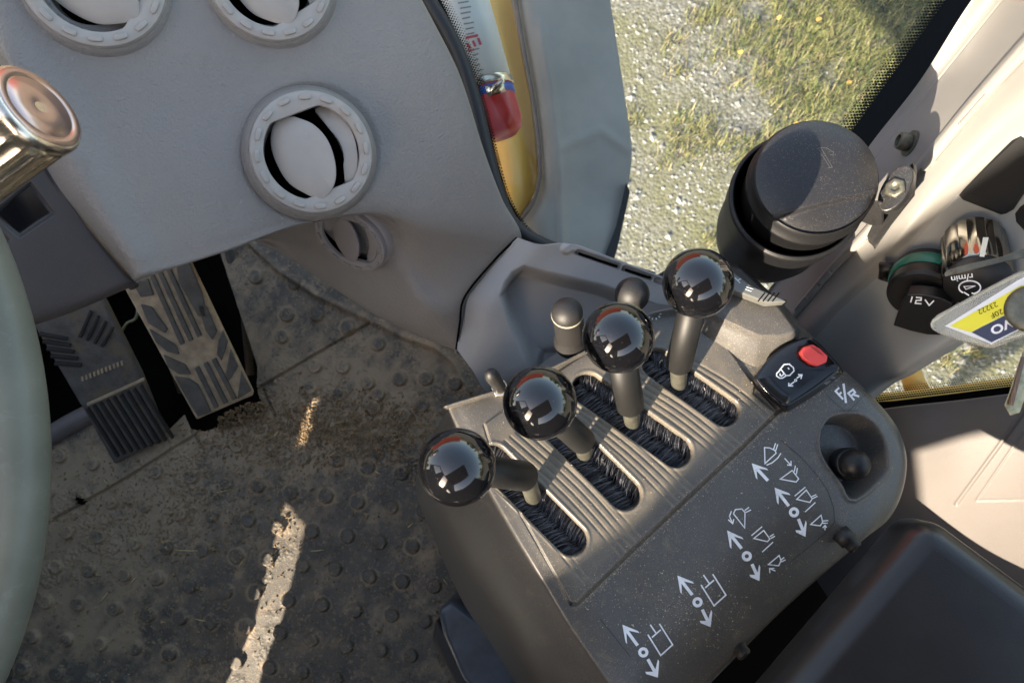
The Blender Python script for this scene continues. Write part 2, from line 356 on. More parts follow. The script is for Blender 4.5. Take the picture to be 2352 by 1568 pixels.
# ------------------------------------------------------------------ machine outside the windscreen
t = thing('front_fender', 'yellow painted fender with wide grey rubber flap outside the windscreen', 'fender', W(1300, 300, 1.3))
g = grid([[W(x, y, 1.25 + dz) for x, y, dz in r] for r in [
    [(1000, -40, .1), (1090, -40, .0), (1178, -40, .02)], [(1040, 120, .1), (1120, 110, 0), (1200, 120, .02)],
    [(1080, 250, .1), (1150, 250, 0), (1222, 240, .02)], [(1110, 400, .1), (1170, 400, 0), (1236, 385, .02)],
    [(1120, 500, .1), (1170, 510, .01), (1222, 455, .02)], [(1120, 560, .12), (1160, 540, .03), (1190, 505, .03)]]], 60, 30)
solid(obj('painted_panel', gmesh(g), M['yellow'], t), .006)
g = grid([[W(x, y, 1.22 + dz) for x, y, dz in r] for r in [
    [(1160, -40, .05), (1205, -40, .01), (1290, -40, .015), (1395, -40, .04)],
    [(1195, 110, .05), (1235, 110, .0), (1320, 110, .02), (1418, 110, .05)],
    [(1218, 230, .05), (1255, 235, .0), (1340, 235, .025), (1438, 240, .05)],
    [(1234, 380, .05), (1268, 375, .0), (1350, 375, .03), (1451, 345, .05)],
    [(1225, 450, .05), (1262, 455, .01), (1340, 470, .03), (1442, 430, .05)],
    [(1190, 500, .05), (1240, 520, .01), (1320, 560, .02), (1420, 530, .04)],
    [(1180, 600, .05), (1250, 640, .01), (1320, 680, .02), (1385, 640, .04)]]], 90, 60)
px, py = proj(g)
h = .006 * np.exp(-(line_d(px, py, [(1240, 60), (1265, 200), (1285, 400), (1290, 600)]) / 8) ** 2) + .004 * np.exp(-(line_d(px, py, [(1290, 340), (1380, 300), (1440, 345)]) / 10) ** 2)
solid(obj('rubber_flap', gmesh(g + gnorm(g) * h[..., None]), M['flap'], t), .012)
obj('flap_edge', tube(smooth_line([W(1178, -40, 1.235), W(1203, 115, 1.235), W(1226, 240, 1.235), W(1240, 380, 1.235), W(1226, 460, 1.235), W(1196, 505, 1.24)], 40), .0035, 8), M['brown'], t)
g = [W(1438, 420, 1.25), W(1447, 440, 1.25), W(1434, 500, 1.25), W(1418, 570, 1.25), W(1392, 660, 1.25), W(1365, 650, 1.25), W(1415, 520, 1.25)]
obj('flap_lower_edge', prism(g, ray(1440, 500) * .03), M['frit'], t, smooth=False)

t = thing('fire_extinguisher', 'red fire extinguisher with white label clamped beside the yellow panel', 'fire extinguisher', W(1150, 290, .9))
a0, a1 = W(1048, -60, .92), W(1150, 305, .92); ax = nz(a1 - a0); L0 = np.linalg.norm(a1 - a0); off = V(0, 0, 0)
k = L0 / 379.
obj('label_sleeve', lathe(a0, ax, [(.031, 0), (.031, 262 * k)], 40), M['extwhite'], t)
obj('blue_band', lathe(a0, ax, [(.0312, 283 * k), (.0312, 302 * k)], 40), M['blue'], t)
obj('cylinder', lathe(a0, ax, [(.0305, 260 * k), (.0307, 300 * k), (.0307, 355 * k), (.028, 375 * k), (.02, 388 * k), (.001, 392 * k)], 40), M['extred'], t)
obj('hose_clamp', merge(lathe(a0, ax, [(.0318, 262 * k), (.033, 264 * k), (.033, 278 * k), (.0318, 280 * k)], 40, cap=False), box(W(1138, 205, .875), frame(ray(1138, 200)), (.022, .012, .01)), tube([W(1128, 212, .87), W(1150, 190, .87), W(1156, 184, .87)], .0035, 8)), M['chrome'], t)
# printed red lettering and grey lines on the label
ext_s = Surf(lathe(a0, ax, [(.0311, 0), (.0311, 262 * k)], 60))
def ribbon(pts, wd, on, h=.0004, closed=False, sub=None):
    """a flat painted stroke laid on a surface; pts and width measured on the photograph"""
    pts = [V(*p) for p in pts]
    if closed: pts = pts + [pts[0]]
    out = [pts[0]]
    for a, b in zip(pts[:-1], pts[1:]):
        n = max(1, int(np.linalg.norm(b - a) / (sub or 8)))
        for j in range(1, n + 1): out.append(a + (b - a) * j / n)
    pts = out; v, f = [], []
    for i, p in enumerate(pts):
        if closed and i in (0, len(pts) - 1): t0, t1 = nz(pts[-1] - pts[-2]), nz(pts[1] - pts[0])
        else: t0 = nz(p - pts[i - 1]) if i else nz(pts[1] - p); t1 = nz(pts[i + 1] - p) if i < len(pts) - 1 else t0
        m_ = nz(t0 + t1 + V(1e-6, 0)); n_ = V(-m_[1], m_[0]); q = wd / 2 / max(.45, abs(m_.dot(t1)))
        for s_ in (-1, 1):
            w_ = on(*(p + n_ * q * s_), h)
            if w_ is None: return [], []
            v.append(w_)
    for i in range(len(pts) - 1): f.append((2 * i, 2 * i + 1, 2 * i + 3, 2 * i + 2))
    return v, f
def fillpoly(pts, on, h=.0004):
    v = [on(x, y, h) for x, y in pts]
    return (v, [tuple(range(len(v)))]) if all(p is not None for p in v) else ([], [])
def disc(cx, cy, r, on, h=.0004, n=20, inner=0):
    if inner:
        v = [on(cx + rr * math.cos(a), cy + rr * math.sin(a), h) for a in np.linspace(0, 2 * math.pi, n, endpoint=False) for rr in (inner, r)]
        return v, [(2 * i, 2 * i + 1, (2 * i + 3) % (2 * n), (2 * i + 2) % (2 * n)) for i in range(n)]
    return fillpoly([(cx + r * math.cos(a), cy + r * math.sin(a)) for a in np.linspace(0, 2 * math.pi, n, endpoint=False)], on, h)
def text_on(s, o, xv, yv, on, h=.0004, bold=0., sub=True):
    c = bpy.data.curves.new('txt', 'FONT'); c.body = s; c.offset = bold; c.align_x = 'CENTER'; c.align_y = 'CENTER'; c.resolution_u = 4
    to = bpy.data.objects.new('txt', c); COL.objects.link(to); dg = bpy.context.evaluated_depsgraph_get()
    me = bpy.data.meshes.new_from_object(to.evaluated_get(dg)); o_, xv, yv = V(*o), V(*xv), V(*yv)
    v = [on(*(o_ + xv * p.co.x + yv * p.co.y), h) for p in me.vertices]; f = [tuple(p.vertices) for p in me.polygons]
    bpy.data.objects.remove(to); bpy.data.meshes.remove(me)
    return (v, f) if all(p is not None for p in v) else ([], [])
obj('red_print', merge(ribbon([(1070, 88), (1098, 82)], 6, ext_s), ribbon([(1073, 100), (1080, 112)], 6, ext_s), ribbon([(1086, 94), (1092, 108)], 6, ext_s), ribbon([(1098, 88), (1104, 104)], 6, ext_s),
    ribbon([(1076, 118), (1090, 114)], 5, ext_s)), M['extred'], t, smooth=False)
obj('grey_print', merge(*[ribbon([(1050 + i * 3.4 + random.uniform(0, 4), 8 + i * 12), (1080 + i * 2.4 - random.uniform(0, 8), 4 + i * 12)], 3, ext_s) for i in range(15) if i not in (7, 8)]), M['flap'], t, smooth=False)

# windscreen: pane, seal, printed frit
gq = W(1500, 300, .76); gn = nz(np.cross(W(2000, 340, .70) - gq, W(1230, 560, .78) - gq)); gn = gn if gn.dot(C - gq) > 0 else -gn
G = lambda x, y, h=0.: PL(x, y, gq, gn, h)
t = thing('windscreen', 'large front windscreen with dotted black border above the gravel', 'window', G(1500, 300))
obj('pane', prism([G(x, y) for x, y in [(820, -400), (2480, -400), (2320, -20), (2030, 330), (1780, 660), (1500, 670), (1150, 590), (1100, 420), (980, 60)]], -gn * .004), M['glass'], t, smooth=False)
left_edge = [(1000, -60), (1012, 0), (1055, 90), (1092, 180), (1118, 270), (1142, 370), (1165, 450), (1200, 515), (1245, 552), (1310, 580)]
for q in (
    prism([G(x, y, .002) for x, y in [(900, -60)] + left_edge + [(1300, 640), (1150, 600), (1050, 300), (930, 0)]], -gn * .0005),
    prism([G(x, y, .002) for x, y in [(2225, -60), (2173, 0), (1953, 306), (1940, 420), (2060, 420), (2330, 0), (2350, -60)]], -gn * .0005)): obj('printed_border', q, M['frit'], t, smooth=False)
def dots():
    v, f = [], []
    def dot(x, y, r):
        k = len(v); c = G(x, y, .0022); e = G(x + 10, y, .0022) - c; u = nz(e); w2 = np.cross(gn, u); rr = r / 10 * np.linalg.norm(e)
        for j in range(8): a = j * math.pi / 4; v.append(c + (u * math.cos(a) + w2 * math.sin(a)) * rr)
        f.append(tuple(range(k, k + 8)))
    a, b = V(2180, -8), V(1950, 312); T = nz(b - a); N_ = V(-T[1], T[0]); N_ = N_ if N_[0] < 0 else -N_
    n = int(np.linalg.norm(b - a) / 8.6)
    for i in range(n):
        for r in range(7):
            p = a + T * (i + .5 * (r % 2)) * 8.6 + N_ * (r * 5.6 + 1); dot(*p, (4.3, 4.1, 3.6, 3.1, 2.5, 1.9, 1.4)[r])
    first = (v, f); v, f = [], []
    def dot(x, y, r):
        k = len(v); c = G(x, y, .0022); e = G(x + 10, y, .0022) - c; u = nz(e); w2 = np.cross(gn, u); rr = r / 10 * np.linalg.norm(e)
        for j in range(8): a = j * math.pi / 4; v.append(c + (u * math.cos(a) + w2 * math.sin(a)) * rr)
        f.append(tuple(range(k, k + 8)))
    q = smooth_line(left_edge, 400); acc = 0; s = 0
    for i in range(1, 400):
        acc += np.linalg.norm(q[i] - q[i - 1])
        if acc > 6.2:
            acc = 0; s += 1; tt = nz(q[i] - q[i - 1]); n2 = V(tt[1], -tt[0]); wd = 5 if i < 150 else 2
            for r in range(wd): p = q[i] + tt * 3.1 * (r % 2) + n2 * (r * 4.4 + .5); dot(*p, max(.9, 2.9 - r * .45))
    return first, (v, f)
for q in dots(): obj('printed_dots', q, M['frit'], t, smooth=False)
obj('rubber_seal', tube(smooth_line([W(x, y, .715) for x, y in [(955, -60), (985, 0), (1030, 75), (1064, 150), (1092, 240), (1118, 350), (1143, 440), (1172, 505), (1215, 545), (1290, 578), (1400, 612), (1500, 640)]], 90), .0068, 12), M['rubber'], t)

# ------------------------------------------------------------------ dashboard
dq = W(720, 350, .57); dn = nz(nz(C - dq) + .20 * (R @ V(.6, .45, 0)))
D = lambda x, y, h=0.: PL(x, y, dq, dn, h)
rows = [ # columns: seam, ridge, B, C, D, E, F, G(right edge), outer roll ; 4th value = measured depth
 [(-150,-90,-.02),(-60,-90,.004),(60,-90,.003),(300,-90,.004),(550,-90,.004),(750,-90,0),(870,-90,-.004),(915,-90,-.012),(918,-90,-.05)],
 [(-60,30,-.02),(12,100,.003),(120,60,.001),(330,70,.002),(560,60,.003),(780,60,0),(920,50,-.004),(985,40,-.013),(988,44,-.05)],
 [(10,170,-.02),(85,240,.003),(195,210,-.001),(370,220,0),(585,200,.001),(810,190,-.001),(970,180,-.006),(1052,175,-.018),(1050,180,-.05)],
 [(105,392,-.02),(180,395,.003),(275,370,-.002),(430,360,0),(610,340,.0),(830,320,-.003),(1010,320,-.012),(1105,340,-.026),(1100,345,-.06)],
 [(200,515,-.02),(248,512,.003),(330,485,-.002),(475,465,-.001),(640,440,-.001),(850,420,-.005),(1010,430,-.016),(1146,455,-.038),(1140,460,-.07)],
 [(290,620,-.022),(308,605,.001),(390,590,-.004),(520,552,-.004),(685,500,-.004),(862,480,-.010),(1002,515,-.022),(1186,545,-.05),(1182,549,-.08)],
 [(303,642,-.030),(323,641,-.010),(400,615,-.012),(525,575,-.012),(690,516,-.012),(868,496,-.020),(992,570,0,.655),(1128,606,0,.692),(1130,609,0,.72)],
 [(306,640,-.075),(317,634,-.07),(400,585,-.06),(520,545,-.06),(690,498,0,.64),(868,503,0,.64),(978,635,0,.675),(1067,683,0,.692),(1069,685,0,.72)],
 [(340,600,0,.72),(360,590,0,.72),(430,570,0,.74),(598,545,0,.80),(725,560,0,.71),(864,600,0,.685),(965,700,0,.685),(1056,745,0,.705),(1058,747,0,.73)],
 [(420,545,0,.86),(440,540,0,.86),(470,535,0,.86),(610,562,0,.82),(775,662,0,.76),(862,714,0,.73),(955,763,0,.73),(1048,800,0,.725),(1050,803,0,.75)],
 [(420,545,0,.90),(440,540,0,.90),(470,535,0,.90),(610,562,0,.86),(775,664,0,.81),(862,717,0,.78),(955,766,0,.78),(1048,803,0,.77),(1050,806,0,.79)],
]
def dgrid(rows):
    return [[D(*c) if len(c) == 3 else W(c[0], c[1], c[3]) for c in r] for r in rows]
g = grid(dgrid(rows), 480, 420)
px, py = proj(g); n_ = gnorm(g)
h = -.0022 * (1 - sstep(148, 166, np.hypot((px - 712), (py - 350)))) \
    - .0018 * (1 - sstep(128, 150, np.hypot(px - 215, (py + 35)))) - .0018 * (1 - sstep(128, 150, np.hypot(px - 622, py + 40)))
for cx_, cy_ in ((718, 350), (213, -55), (620, -55)): h -= .034 * (1 - sstep(100, 112, np.hypot(px - cx_, py - cy_)))
h = h * (np.linspace(0, 10, 480) < 5.6)[:, None]
g = g + n_ * h[..., None]
dashm = gmesh(g); DS = Surf(dashm)
dash = thing('dashboard', 'grey moulded dashboard with round air vents above the pedals', 'dashboard', D(600, 300, -.05))
solid(obj('dash_panel', dashm, M['dash'], dash), .0025)
SS = DS
# thin left strip of the side panel corner, seam
obj('panel_seam', tube(smooth_line([W(1048, 801, .722), W(1056, 745, .702), W(1067, 683, .689), W(1128, 606, .689), W(1187, 546, .690)], 60), .0011, 8), M['void'], dash)

def vent_local(scale=1.):
    """a round vent in its own frame: ring, grip pads, louvre flaps (1 = ring radius)"""
    n = 96; A = np.linspace(0, 2 * math.pi, n, endpoint=False); nn_ = V(-.38, .925); parts = {}
    rin = []
    for a in A:
        d = V(math.cos(a), math.sin(a)); r = .78; q = abs(d.dot(nn_))
        if q > 1e-6: r = min(r, .66 / q)
        rin.append(r)
    v, f = [], []
    prof = [(None, -.09), (None, -.02), (.012, .0), (.1, .02), (.93, .02), (.985, 0), (1.0, -.03), (1.0, -.14)]
    for k_, (r, z) in enumerate(prof):
        for a, ri in zip(A, rin):
            rr = ri if r is None else (ri + r if r < .3 else r)
            v.append(V(rr * math.cos(a), rr * math.sin(a), z))
    for i in range(len(prof) - 1):
        for j in range(n): f.append((i * n + j, i * n + (j + 1) % n, (i + 1) * n + (j + 1) % n, (i + 1) * n + j))
    parts['ring'] = (v, f)
    pads = []
    for i in range(16):
        a = i * 2 * math.pi / 16 + .1; c = V(math.cos(a), math.sin(a), 0) * .89; u = V(-math.sin(a), math.cos(a), 0); w_ = V(math.cos(a), math.sin(a), 0)
        b = []
        for (lz, sc) in ((.015, 1.0), (.045, .95), (.058, .75)):
            for tt in np.linspace(0, 2 * math.pi, 16, endpoint=False):
                ex = abs(math.cos(tt)) ** .6 * np.sign(math.cos(tt)) * .105 * sc; ey = abs(math.sin(tt)) ** .6 * np.sign(math.sin(tt)) * .048 * sc
                b.append(c + u * ex + w_ * ey + V(0, 0, lz))
        ff = [(r * 16 + j, r * 16 + (j + 1) % 16, (r + 1) * 16 + (j + 1) % 16, (r + 1) * 16 + j) for r in range(2) for j in range(16)] + [tuple(32 + j for j in range(16))]
        pads.append((b, ff))
    parts['grip_pads'] = merge(*pads)
    parts['boss'] = lathe(V(0, 0, 0), V(0, 0, 1), [(1.02, -.5), (1.13, -.48), (1.13, -.30), (1.07, -.20), (1.03, -.14), (1.0, -.13), (.96, -.14)], 72, cap=False)
    parts['dark_cavity'] = lathe(V(0, 0, 0), V(0, 0, 1), [(.001, -.7), (.84, -.7), (.84, -.1)], 48, cap=False)
    def flap(pts, z0, tilt):
        q = smooth_line(pts + [pts[0]], 60)[:-1]; c = q.mean(0)
        v = []
        for (s_, dz) in ((.97, -.07), (1.0, 0.), (.965, .02), (.5, .05)):
            for x, y in q:
                x2, y2 = c[0] + (x - c[0]) * s_, c[1] + (y - c[1]) * s_; v.append(V(x2, y2, z0 + dz + tilt[0] * (x2 - c[0]) + tilt[1] * (y2 - c[1])))
        m = len(q); f = [(r * m + j, r * m + (j + 1) % m, (r + 1) * m + (j + 1) % m, (r + 1) * m + j) for r in range(3) for j in range(m)] + [tuple(3 * m + j for j in range(m)), tuple(range(m))[::-1]]
        return v, f
    f1 = [(-.26,.58),(-.46,.55),(-.60,.42),(-.65,.12),(-.57,-.2),(-.40,-.50),(-.14,-.68),(.05,-.76),(.17,-.74),(.33,-.52),(.36,-.2),(.26,.18),(.04,.45)]
    f2 = [(.22,.80),(.10,.72),(.24,.54),(.42,.28),(.53,-.0),(.57,-.3),(.54,-.56),(.62,-.56),(.71,-.38),(.76,-.1),(.72,.26),(.58,.56),(.40,.74)]
    parts['louvre'] = flap(f1, -.07, (.30, .0)); parts['louvre2'] = flap(f2, -.16, (.34, .0))
    return parts
VP = vent_local()
def place_vent(o, z, xdir, r, tint=None, label=None):
    x = nz(xdir - z * xdir.dot(z)); y = np.cross(z, x)
    tf = lambda vf: ([o + (x * p[0] + y * p[1] + z * p[2]) * r for p in vf[0]], vf[1])
    v_ = obj('air_vent', tf(VP['ring']), tint or M['vent'], dash, label=label); auto(v_, 40)
    for k_ in ('grip_pads', 'louvre', 'louvre2', 'boss', 'dark_cavity'):
        mm = {'dark_cavity': M['void'], 'boss': M['dash'] if not tint else tint}.get(k_, tint or M['vent'])
        o_ = obj('louvre' if k_ == 'louvre2' else k_, tf(VP[k_]), mm, v_); auto(o_, 40)
ximg = R @ V(1, 0, 0)
o_ = D(718, 350, .0145); vz = nz(dn * .9 + .1 * nz(C - dq))
rr = np.linalg.norm(PL(855, 350, o_, vz) - PL(718, 350, o_, vz))
place_vent(o_, vz, ximg, rr * 1.0, label='large round air vent with two open louvres')
place_vent(D(213, -55, .012), vz, R @ V(.8, .6, 0), rr * 1.0, label='upper left round air vent cut by the frame')
place_vent(D(620, -55, .012), vz, R @ V(.97, .2, 0), rr * .98, label='upper middle round air vent cut by the frame')
c_, nn2 = SS.at(802, 552); c_ = c_ + nz(C - c_) * .017
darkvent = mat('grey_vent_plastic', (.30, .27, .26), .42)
zz = nz(R @ V(-.38, -.72, .62))
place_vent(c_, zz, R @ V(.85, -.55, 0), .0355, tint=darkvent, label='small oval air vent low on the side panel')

# steering column cover
t = thing('column_cover', 'dark brown steering column cover with black switch blanks', 'column cover', D(150, 550, -.05))
g = grid([[D(*c) for c in r] for r in [
    [(-160, 250, -.015), (-60, 290, -.015), (60, 325, -.018), (105, 392, -.0215), (108, 394, -.05)],
    [(-160, 480, -.015), (-40, 450, -.015), (110, 440, -.018), (198, 515, -.0215), (200, 517, -.05)],
    [(-160, 650, -.015), (-30, 640, -.015), (150, 590, -.018), (287, 625, -.0235), (289, 627, -.05)],
    [(-160, 770, -.025), (0, 755, -.025), (150, 712, -.025), (302, 655, -.028), (303, 656, -.05)],
    [(-160, 780, -.045), (0, 762, -.045), (150, 718, -.045), (300, 660, -.045), (301, 661, -.06)]]], 200, 200)
px, py = proj(g); h = -.003 * sstep(-2, 4, poly_sd(px, py, [(-20, 490), (70, 418), (125, 490), (45, 545)])) - .003 * sstep(-2, 4, poly_sd(px, py, [(-60, 590), (-20, 510), (22, 552), (0, 575)]))
g = g + gnorm(g) * h[..., None]; cm = gmesh(g); CS = Surf(cm)
cov = obj('cover_shell', cm, M['column'], t); solid(cov, .002)
bevel(obj('switch_blank', prism([CS(x, y, .0002) for x, y in [(-14, 489), (68, 424), (118, 489), (44, 538)]], -dn * .004), M['blackgloss'], t, smooth=False), .001)
bevel(obj('switch_blank', prism([CS(x, y, .0002) for x, y in [(-70, 540), (-18, 520), (14, 552), (-40, 600)]], -dn * .004), M['blackgloss'], t, smooth=False), .001)

# ------------------------------------------------------------------ sill with storage tray beside the console
rows = [[(1049,802,.645),(1056,745,.640),(1067,683,.628),(1128,606,.624),(1188,546,.616)],
        [(1085,850,.66),(1110,780,.645),(1130,700,.632),(1185,625,.63),(1245,562,.626)],
        [(1120,900,.68),(1180,840,.66),(1210,740,.645),(1260,655,.638),(1314,560,.635)],
        [(1180,900,.70),(1250,850,.67),(1310,770,.655),(1360,690,.645),(1400,590,.64)],
        [(1260,900,.71),(1340,850,.68),(1400,790,.66),(1450,720,.65),(1500,627,.645)],
        [(1360,900,.72),(1440,850,.69),(1520,800,.67),(1570,750,.66),(1620,672,.65)]]
rows = [[(a, b, c + .058 + (.012 if k == 0 else 0)) for a, b, c in r] for k, r in enumerate(rows)]
g = grid([[W(*c) for c in r] for r in rows], 300, 300); px, py = proj(g)
tray = [(1150, 680), (1160, 650), (1178, 625), (1205, 612), (1240, 622), (1380, 655), (1480, 690), (1600, 740), (1600, 900), (1240, 900), (1210, 830), (1172, 745)]
h = -.03 * sstep(-6, 34, poly_sd(px, py, tray)) - .0012 * sstep(-3, 0, -(np.abs(line_d(px, py, [(1049, 802), (1056, 745), (1067, 683), (1128, 606), (1188, 546)]))) + 3)
lip = [(1296, 566), (1312, 562), (1400, 590), (1520, 632), (1540, 660)]
h += .004 * (1 - sstep(6, 16, line_d(px, py, [(1300, 572), (1312, 566), (1400, 594), (1520, 640)])))
for a, b in (((1327, 579), (1420, 611)), ((1434, 616), (1496, 638)), ((1508, 643), (1540, 655))):
    h -= .006 * (1 - sstep(4, 7.5, seg_d(px, py, a, b)))
g2 = g + gnorm(g) * h[..., None]; m_ = gmesh(g2)
t = thing('window_sill', 'grey window sill trim with moulded storage tray beside the lever console', 'window sill', W(1250, 700, .68))
solid(obj('tray_moulding', m_, mat('sill_plastic', (.36, .35, .34), .5, grain=.25, gs=500, var=.05, vs_=12, dust=.1), t), .0025)
SW = Surf(m_)
obj('demister_slot', merge(*[tube([SW(a[0] + (b[0] - a[0]) * s, a[1] + (b[1] - a[1]) * s, .0012) for s in np.linspace(0, 1, 8)], .0013, 8) for a, b in (((1329, 580), (1418, 610)), ((1436, 617), (1494, 637)))]), M['void'], t)
g = fillpoly([(1310, 738), (1330, 733), (1334, 745), (1322, 753), (1312, 750)], SW, .0006)

# ------------------------------------------------------------------ floor: mat, well, lip
F0 = lambda x, y, z=0.: P(x, y, z)
well = [(-200, 800), (60, 752), (215, 690), (300, 600), (500, 480), (500, 560), (545, 700), (590, 840), (590, 893), (600, 925), (575, 958), (470, 990), (440, 985), (425, 950), (370, 1005), (262, 1060), (205, 960), (95, 1030), (0, 1080), (-200, 1120)]
g = grid([[P(x, y, 0) for x in (-120, 300, 700, 1180)] for y in (480, 840, 1200, 1640)], 820, 900)
px, py = proj(g)
hh = np.zeros(px.shape); ringm = np.zeros(px.shape); topm = np.zeros(px.shape)
studs = []
pl = [(590,637),(678,650),(560,700),(660,723),(728,722),(800,752),(648,772),(868,790),(723,840),(788,842),(715,890),(845,878),(780,905),(868,905),(918,870),(930,955),(980,868),(860,935),(970,930),(1045,880),(690,928),(1000,1010),(900,1010)]
for i in range(-14, 20):
    for j in range(-10, 22):
        x, y = 310 + 76.5 * i + 26 * j, 1490 + 11 * i - 79 * j
        x += random.uniform(-5, 5); y += random.uniform(-5, 5)
        if y < 1015 - (x - 500) * .02 or x > 1150 or x < -60: continue
        if y < 1010: continue
        studs.append((x, y))
studs += pl
studs = [s for s in studs if poly_sd(V(s[0]), V(s[1]), well)[0] < -22]
sl = 0
for (x, y) in studs:
    m_ = (np.abs(px - x) < 26) & (np.abs(py - y) < 26); d = np.hypot(px[m_] - x, py[m_] - y)
    hh[m_] = np.maximum(hh[m_], .0052 * (1 - sstep(14., 17.5, d)))
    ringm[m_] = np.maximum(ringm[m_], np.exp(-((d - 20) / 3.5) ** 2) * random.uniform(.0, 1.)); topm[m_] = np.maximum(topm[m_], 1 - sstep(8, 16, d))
seams = [[(-60, 1290), (90, 1212), (300, 1092), (470, 985)], [(590, 893), (720, 815), (850, 742)], [(605, 895), (632, 955)], [(440, 990), (470, 1030)]]
for s in seams: hh -= .004 * (1 - sstep(1.5, 4.5, line_d(px, py, s)))
lipl = [(560, 545), (640, 620), (730, 680), (850, 735), (930, 775), (1000, 800), (1040, 830), (1080, 900)]
hh += .006 * np.exp(-(line_d(px, py, lipl) / 7) ** 2)
und = (np.sin(px * .011 + py * .004) + np.sin(py * .017 - px * .006 + 1)) * .0008
hh += und
# crusted dirt
def vnoise(x, y, s, seed=0):
    r = np.random.default_rng(seed); T = r.random((64, 64)); u, v = x / s, y / s; i, j = np.floor(u).astype(int), np.floor(v).astype(int); a, b = u - i, v - j
    a = a * a * (3 - 2 * a); b = b * b * (3 - 2 * b); g_ = lambda p, q: T[p % 64, q % 64]
    return (g_(i, j) * (1 - a) + g_(i + 1, j) * a) * (1 - b) + (g_(i, j + 1) * (1 - a) + g_(i + 1, j + 1) * a) * b
dirt = sstep(.45, .75, .6 * vnoise(px, py, 60, 1) + .4 * vnoise(px, py, 22, 2)) * (.25 + .75 * np.exp(-(line_d(px, py, [(500, 990), (700, 960), (900, 1000), (960, 1060)]) / 90) ** 2) + .5 * np.exp(-(line_d(px, py, [(100, 1300), (350, 1150), (600, 1060)]) / 90) ** 2))
hh += dirt * .0045 * (vnoise(px, py, 5, 3) * .7 + vnoise(px, py, 2.6, 4) * .5)
spk = sstep(.74, .86, vnoise(px, py, 3.2, 31)) * sstep(.35, .7, vnoise(px, py, 40, 32)); spd = sstep(.70, .84, vnoise(px, py, 4.5, 33)) * sstep(.3, .6, vnoise(px, py, 55, 34))
hh += .0003 * spk
blob = lambda x, y, r: np.exp(-((px - x) ** 2 + (py - y) ** 2) / r ** 2)
tan = .34 + .55 * blob(250, 1180, 260) + .5 * blob(600, 1000, 230) + .35 * blob(150, 1400, 200) + .3 * blob(820, 820, 170) - .25 * blob(650, 1300, 200) - .2 * blob(420, 1480, 230)
nn_ = .5 * vnoise(px, py, 70, 11) + .3 * vnoise(px, py, 26, 12) + .2 * vnoise(px, py, 9, 13)
streak = vnoise(px * .8 + py * .6, (py * .8 - px * .6) * .25, 14, 14)
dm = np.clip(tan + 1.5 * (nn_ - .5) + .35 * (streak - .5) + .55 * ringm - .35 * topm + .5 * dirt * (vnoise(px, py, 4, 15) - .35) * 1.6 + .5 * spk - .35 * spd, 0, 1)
keep = poly_sd(px, py, well) < 0
g = g + V(0, 0, 1) * hh[..., None]
mm = gmesh(g, keep); MS = Surf(mm)
t = thing('floor_mat', 'black rubber floor mat with round studs covered in dry dirt', 'floor mat', P(500, 1300, 0))
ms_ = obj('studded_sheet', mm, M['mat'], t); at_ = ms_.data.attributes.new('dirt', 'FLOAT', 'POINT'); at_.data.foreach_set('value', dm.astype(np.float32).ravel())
t = thing('cab_floor', 'shade-black cab floor with pedal well under the mat', 'floor', P(300, 900, -.1))
t['kind'] = 'structure'
obj('well_box', merge(box(V(-.49, .25, -.13), np.eye(3), (.68, 1.2, .01)), box(V(-.49, .86, .1), np.eye(3), (.68, .02, .5)), box(V(-.82, .5, .12), np.eye(3), (.02, .7, .5))), M['void'], t, smooth=False)  # black paints in the well's shade; left wall added unseen to block the sun
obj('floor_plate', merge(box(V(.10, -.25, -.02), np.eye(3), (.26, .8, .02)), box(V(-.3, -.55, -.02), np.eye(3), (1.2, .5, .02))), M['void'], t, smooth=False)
# rounded purple-grey cross bar behind the left pedal
t = thing('floor_cross_bar', 'rounded mauve grey bar crossing the floor behind the ribbed pedal', 'floor bar', P(100, 1020, .0))
obj('bar', tube(smooth_line([P(-60, 1100, .0), P(60, 1035, .0), P(160, 975, .0), P(230, 940, .0), P(300, 905, -.01)], 20), .014, 16), mat('bar_plastic', (.13, .11, .105), .5, var=.1, vs_=20), t)
linkm = mat('dusty_linkage', (.045, .04, .035), .7, dust=.4)
def linkage():
    t = thing('pedal_linkage', 'dusty dark rods and a looped cable in the gap between the two pedals', 'linkage', P(330, 780, -.1))
    obj('rod', tube([P(330, 640, .0), P(370, 760, -.05), P(420, 900, -.09)], .007, 12), linkm, t)
    obj('rod', tube([P(520, 560, .02), P(560, 700, -.06), P(575, 860, -.10)], .006, 12), linkm, t)
    obj('cable', tube(smooth_line([P(300, 670, .06), P(315, 700, .05), P(312, 730, .04), P(292, 742, .02), P(280, 760, -.02)], 24), .0018, 8), mat('pale_cable', (.30, .30, .2), .5), t)
    obj('bracket', prism([P(x, y, -.09) for x, y in [(380, 700), (470, 690), (520, 800), (500, 900), (430, 880)]], V(0, 0, -.02)), linkm, t, smooth=False)
linkage()
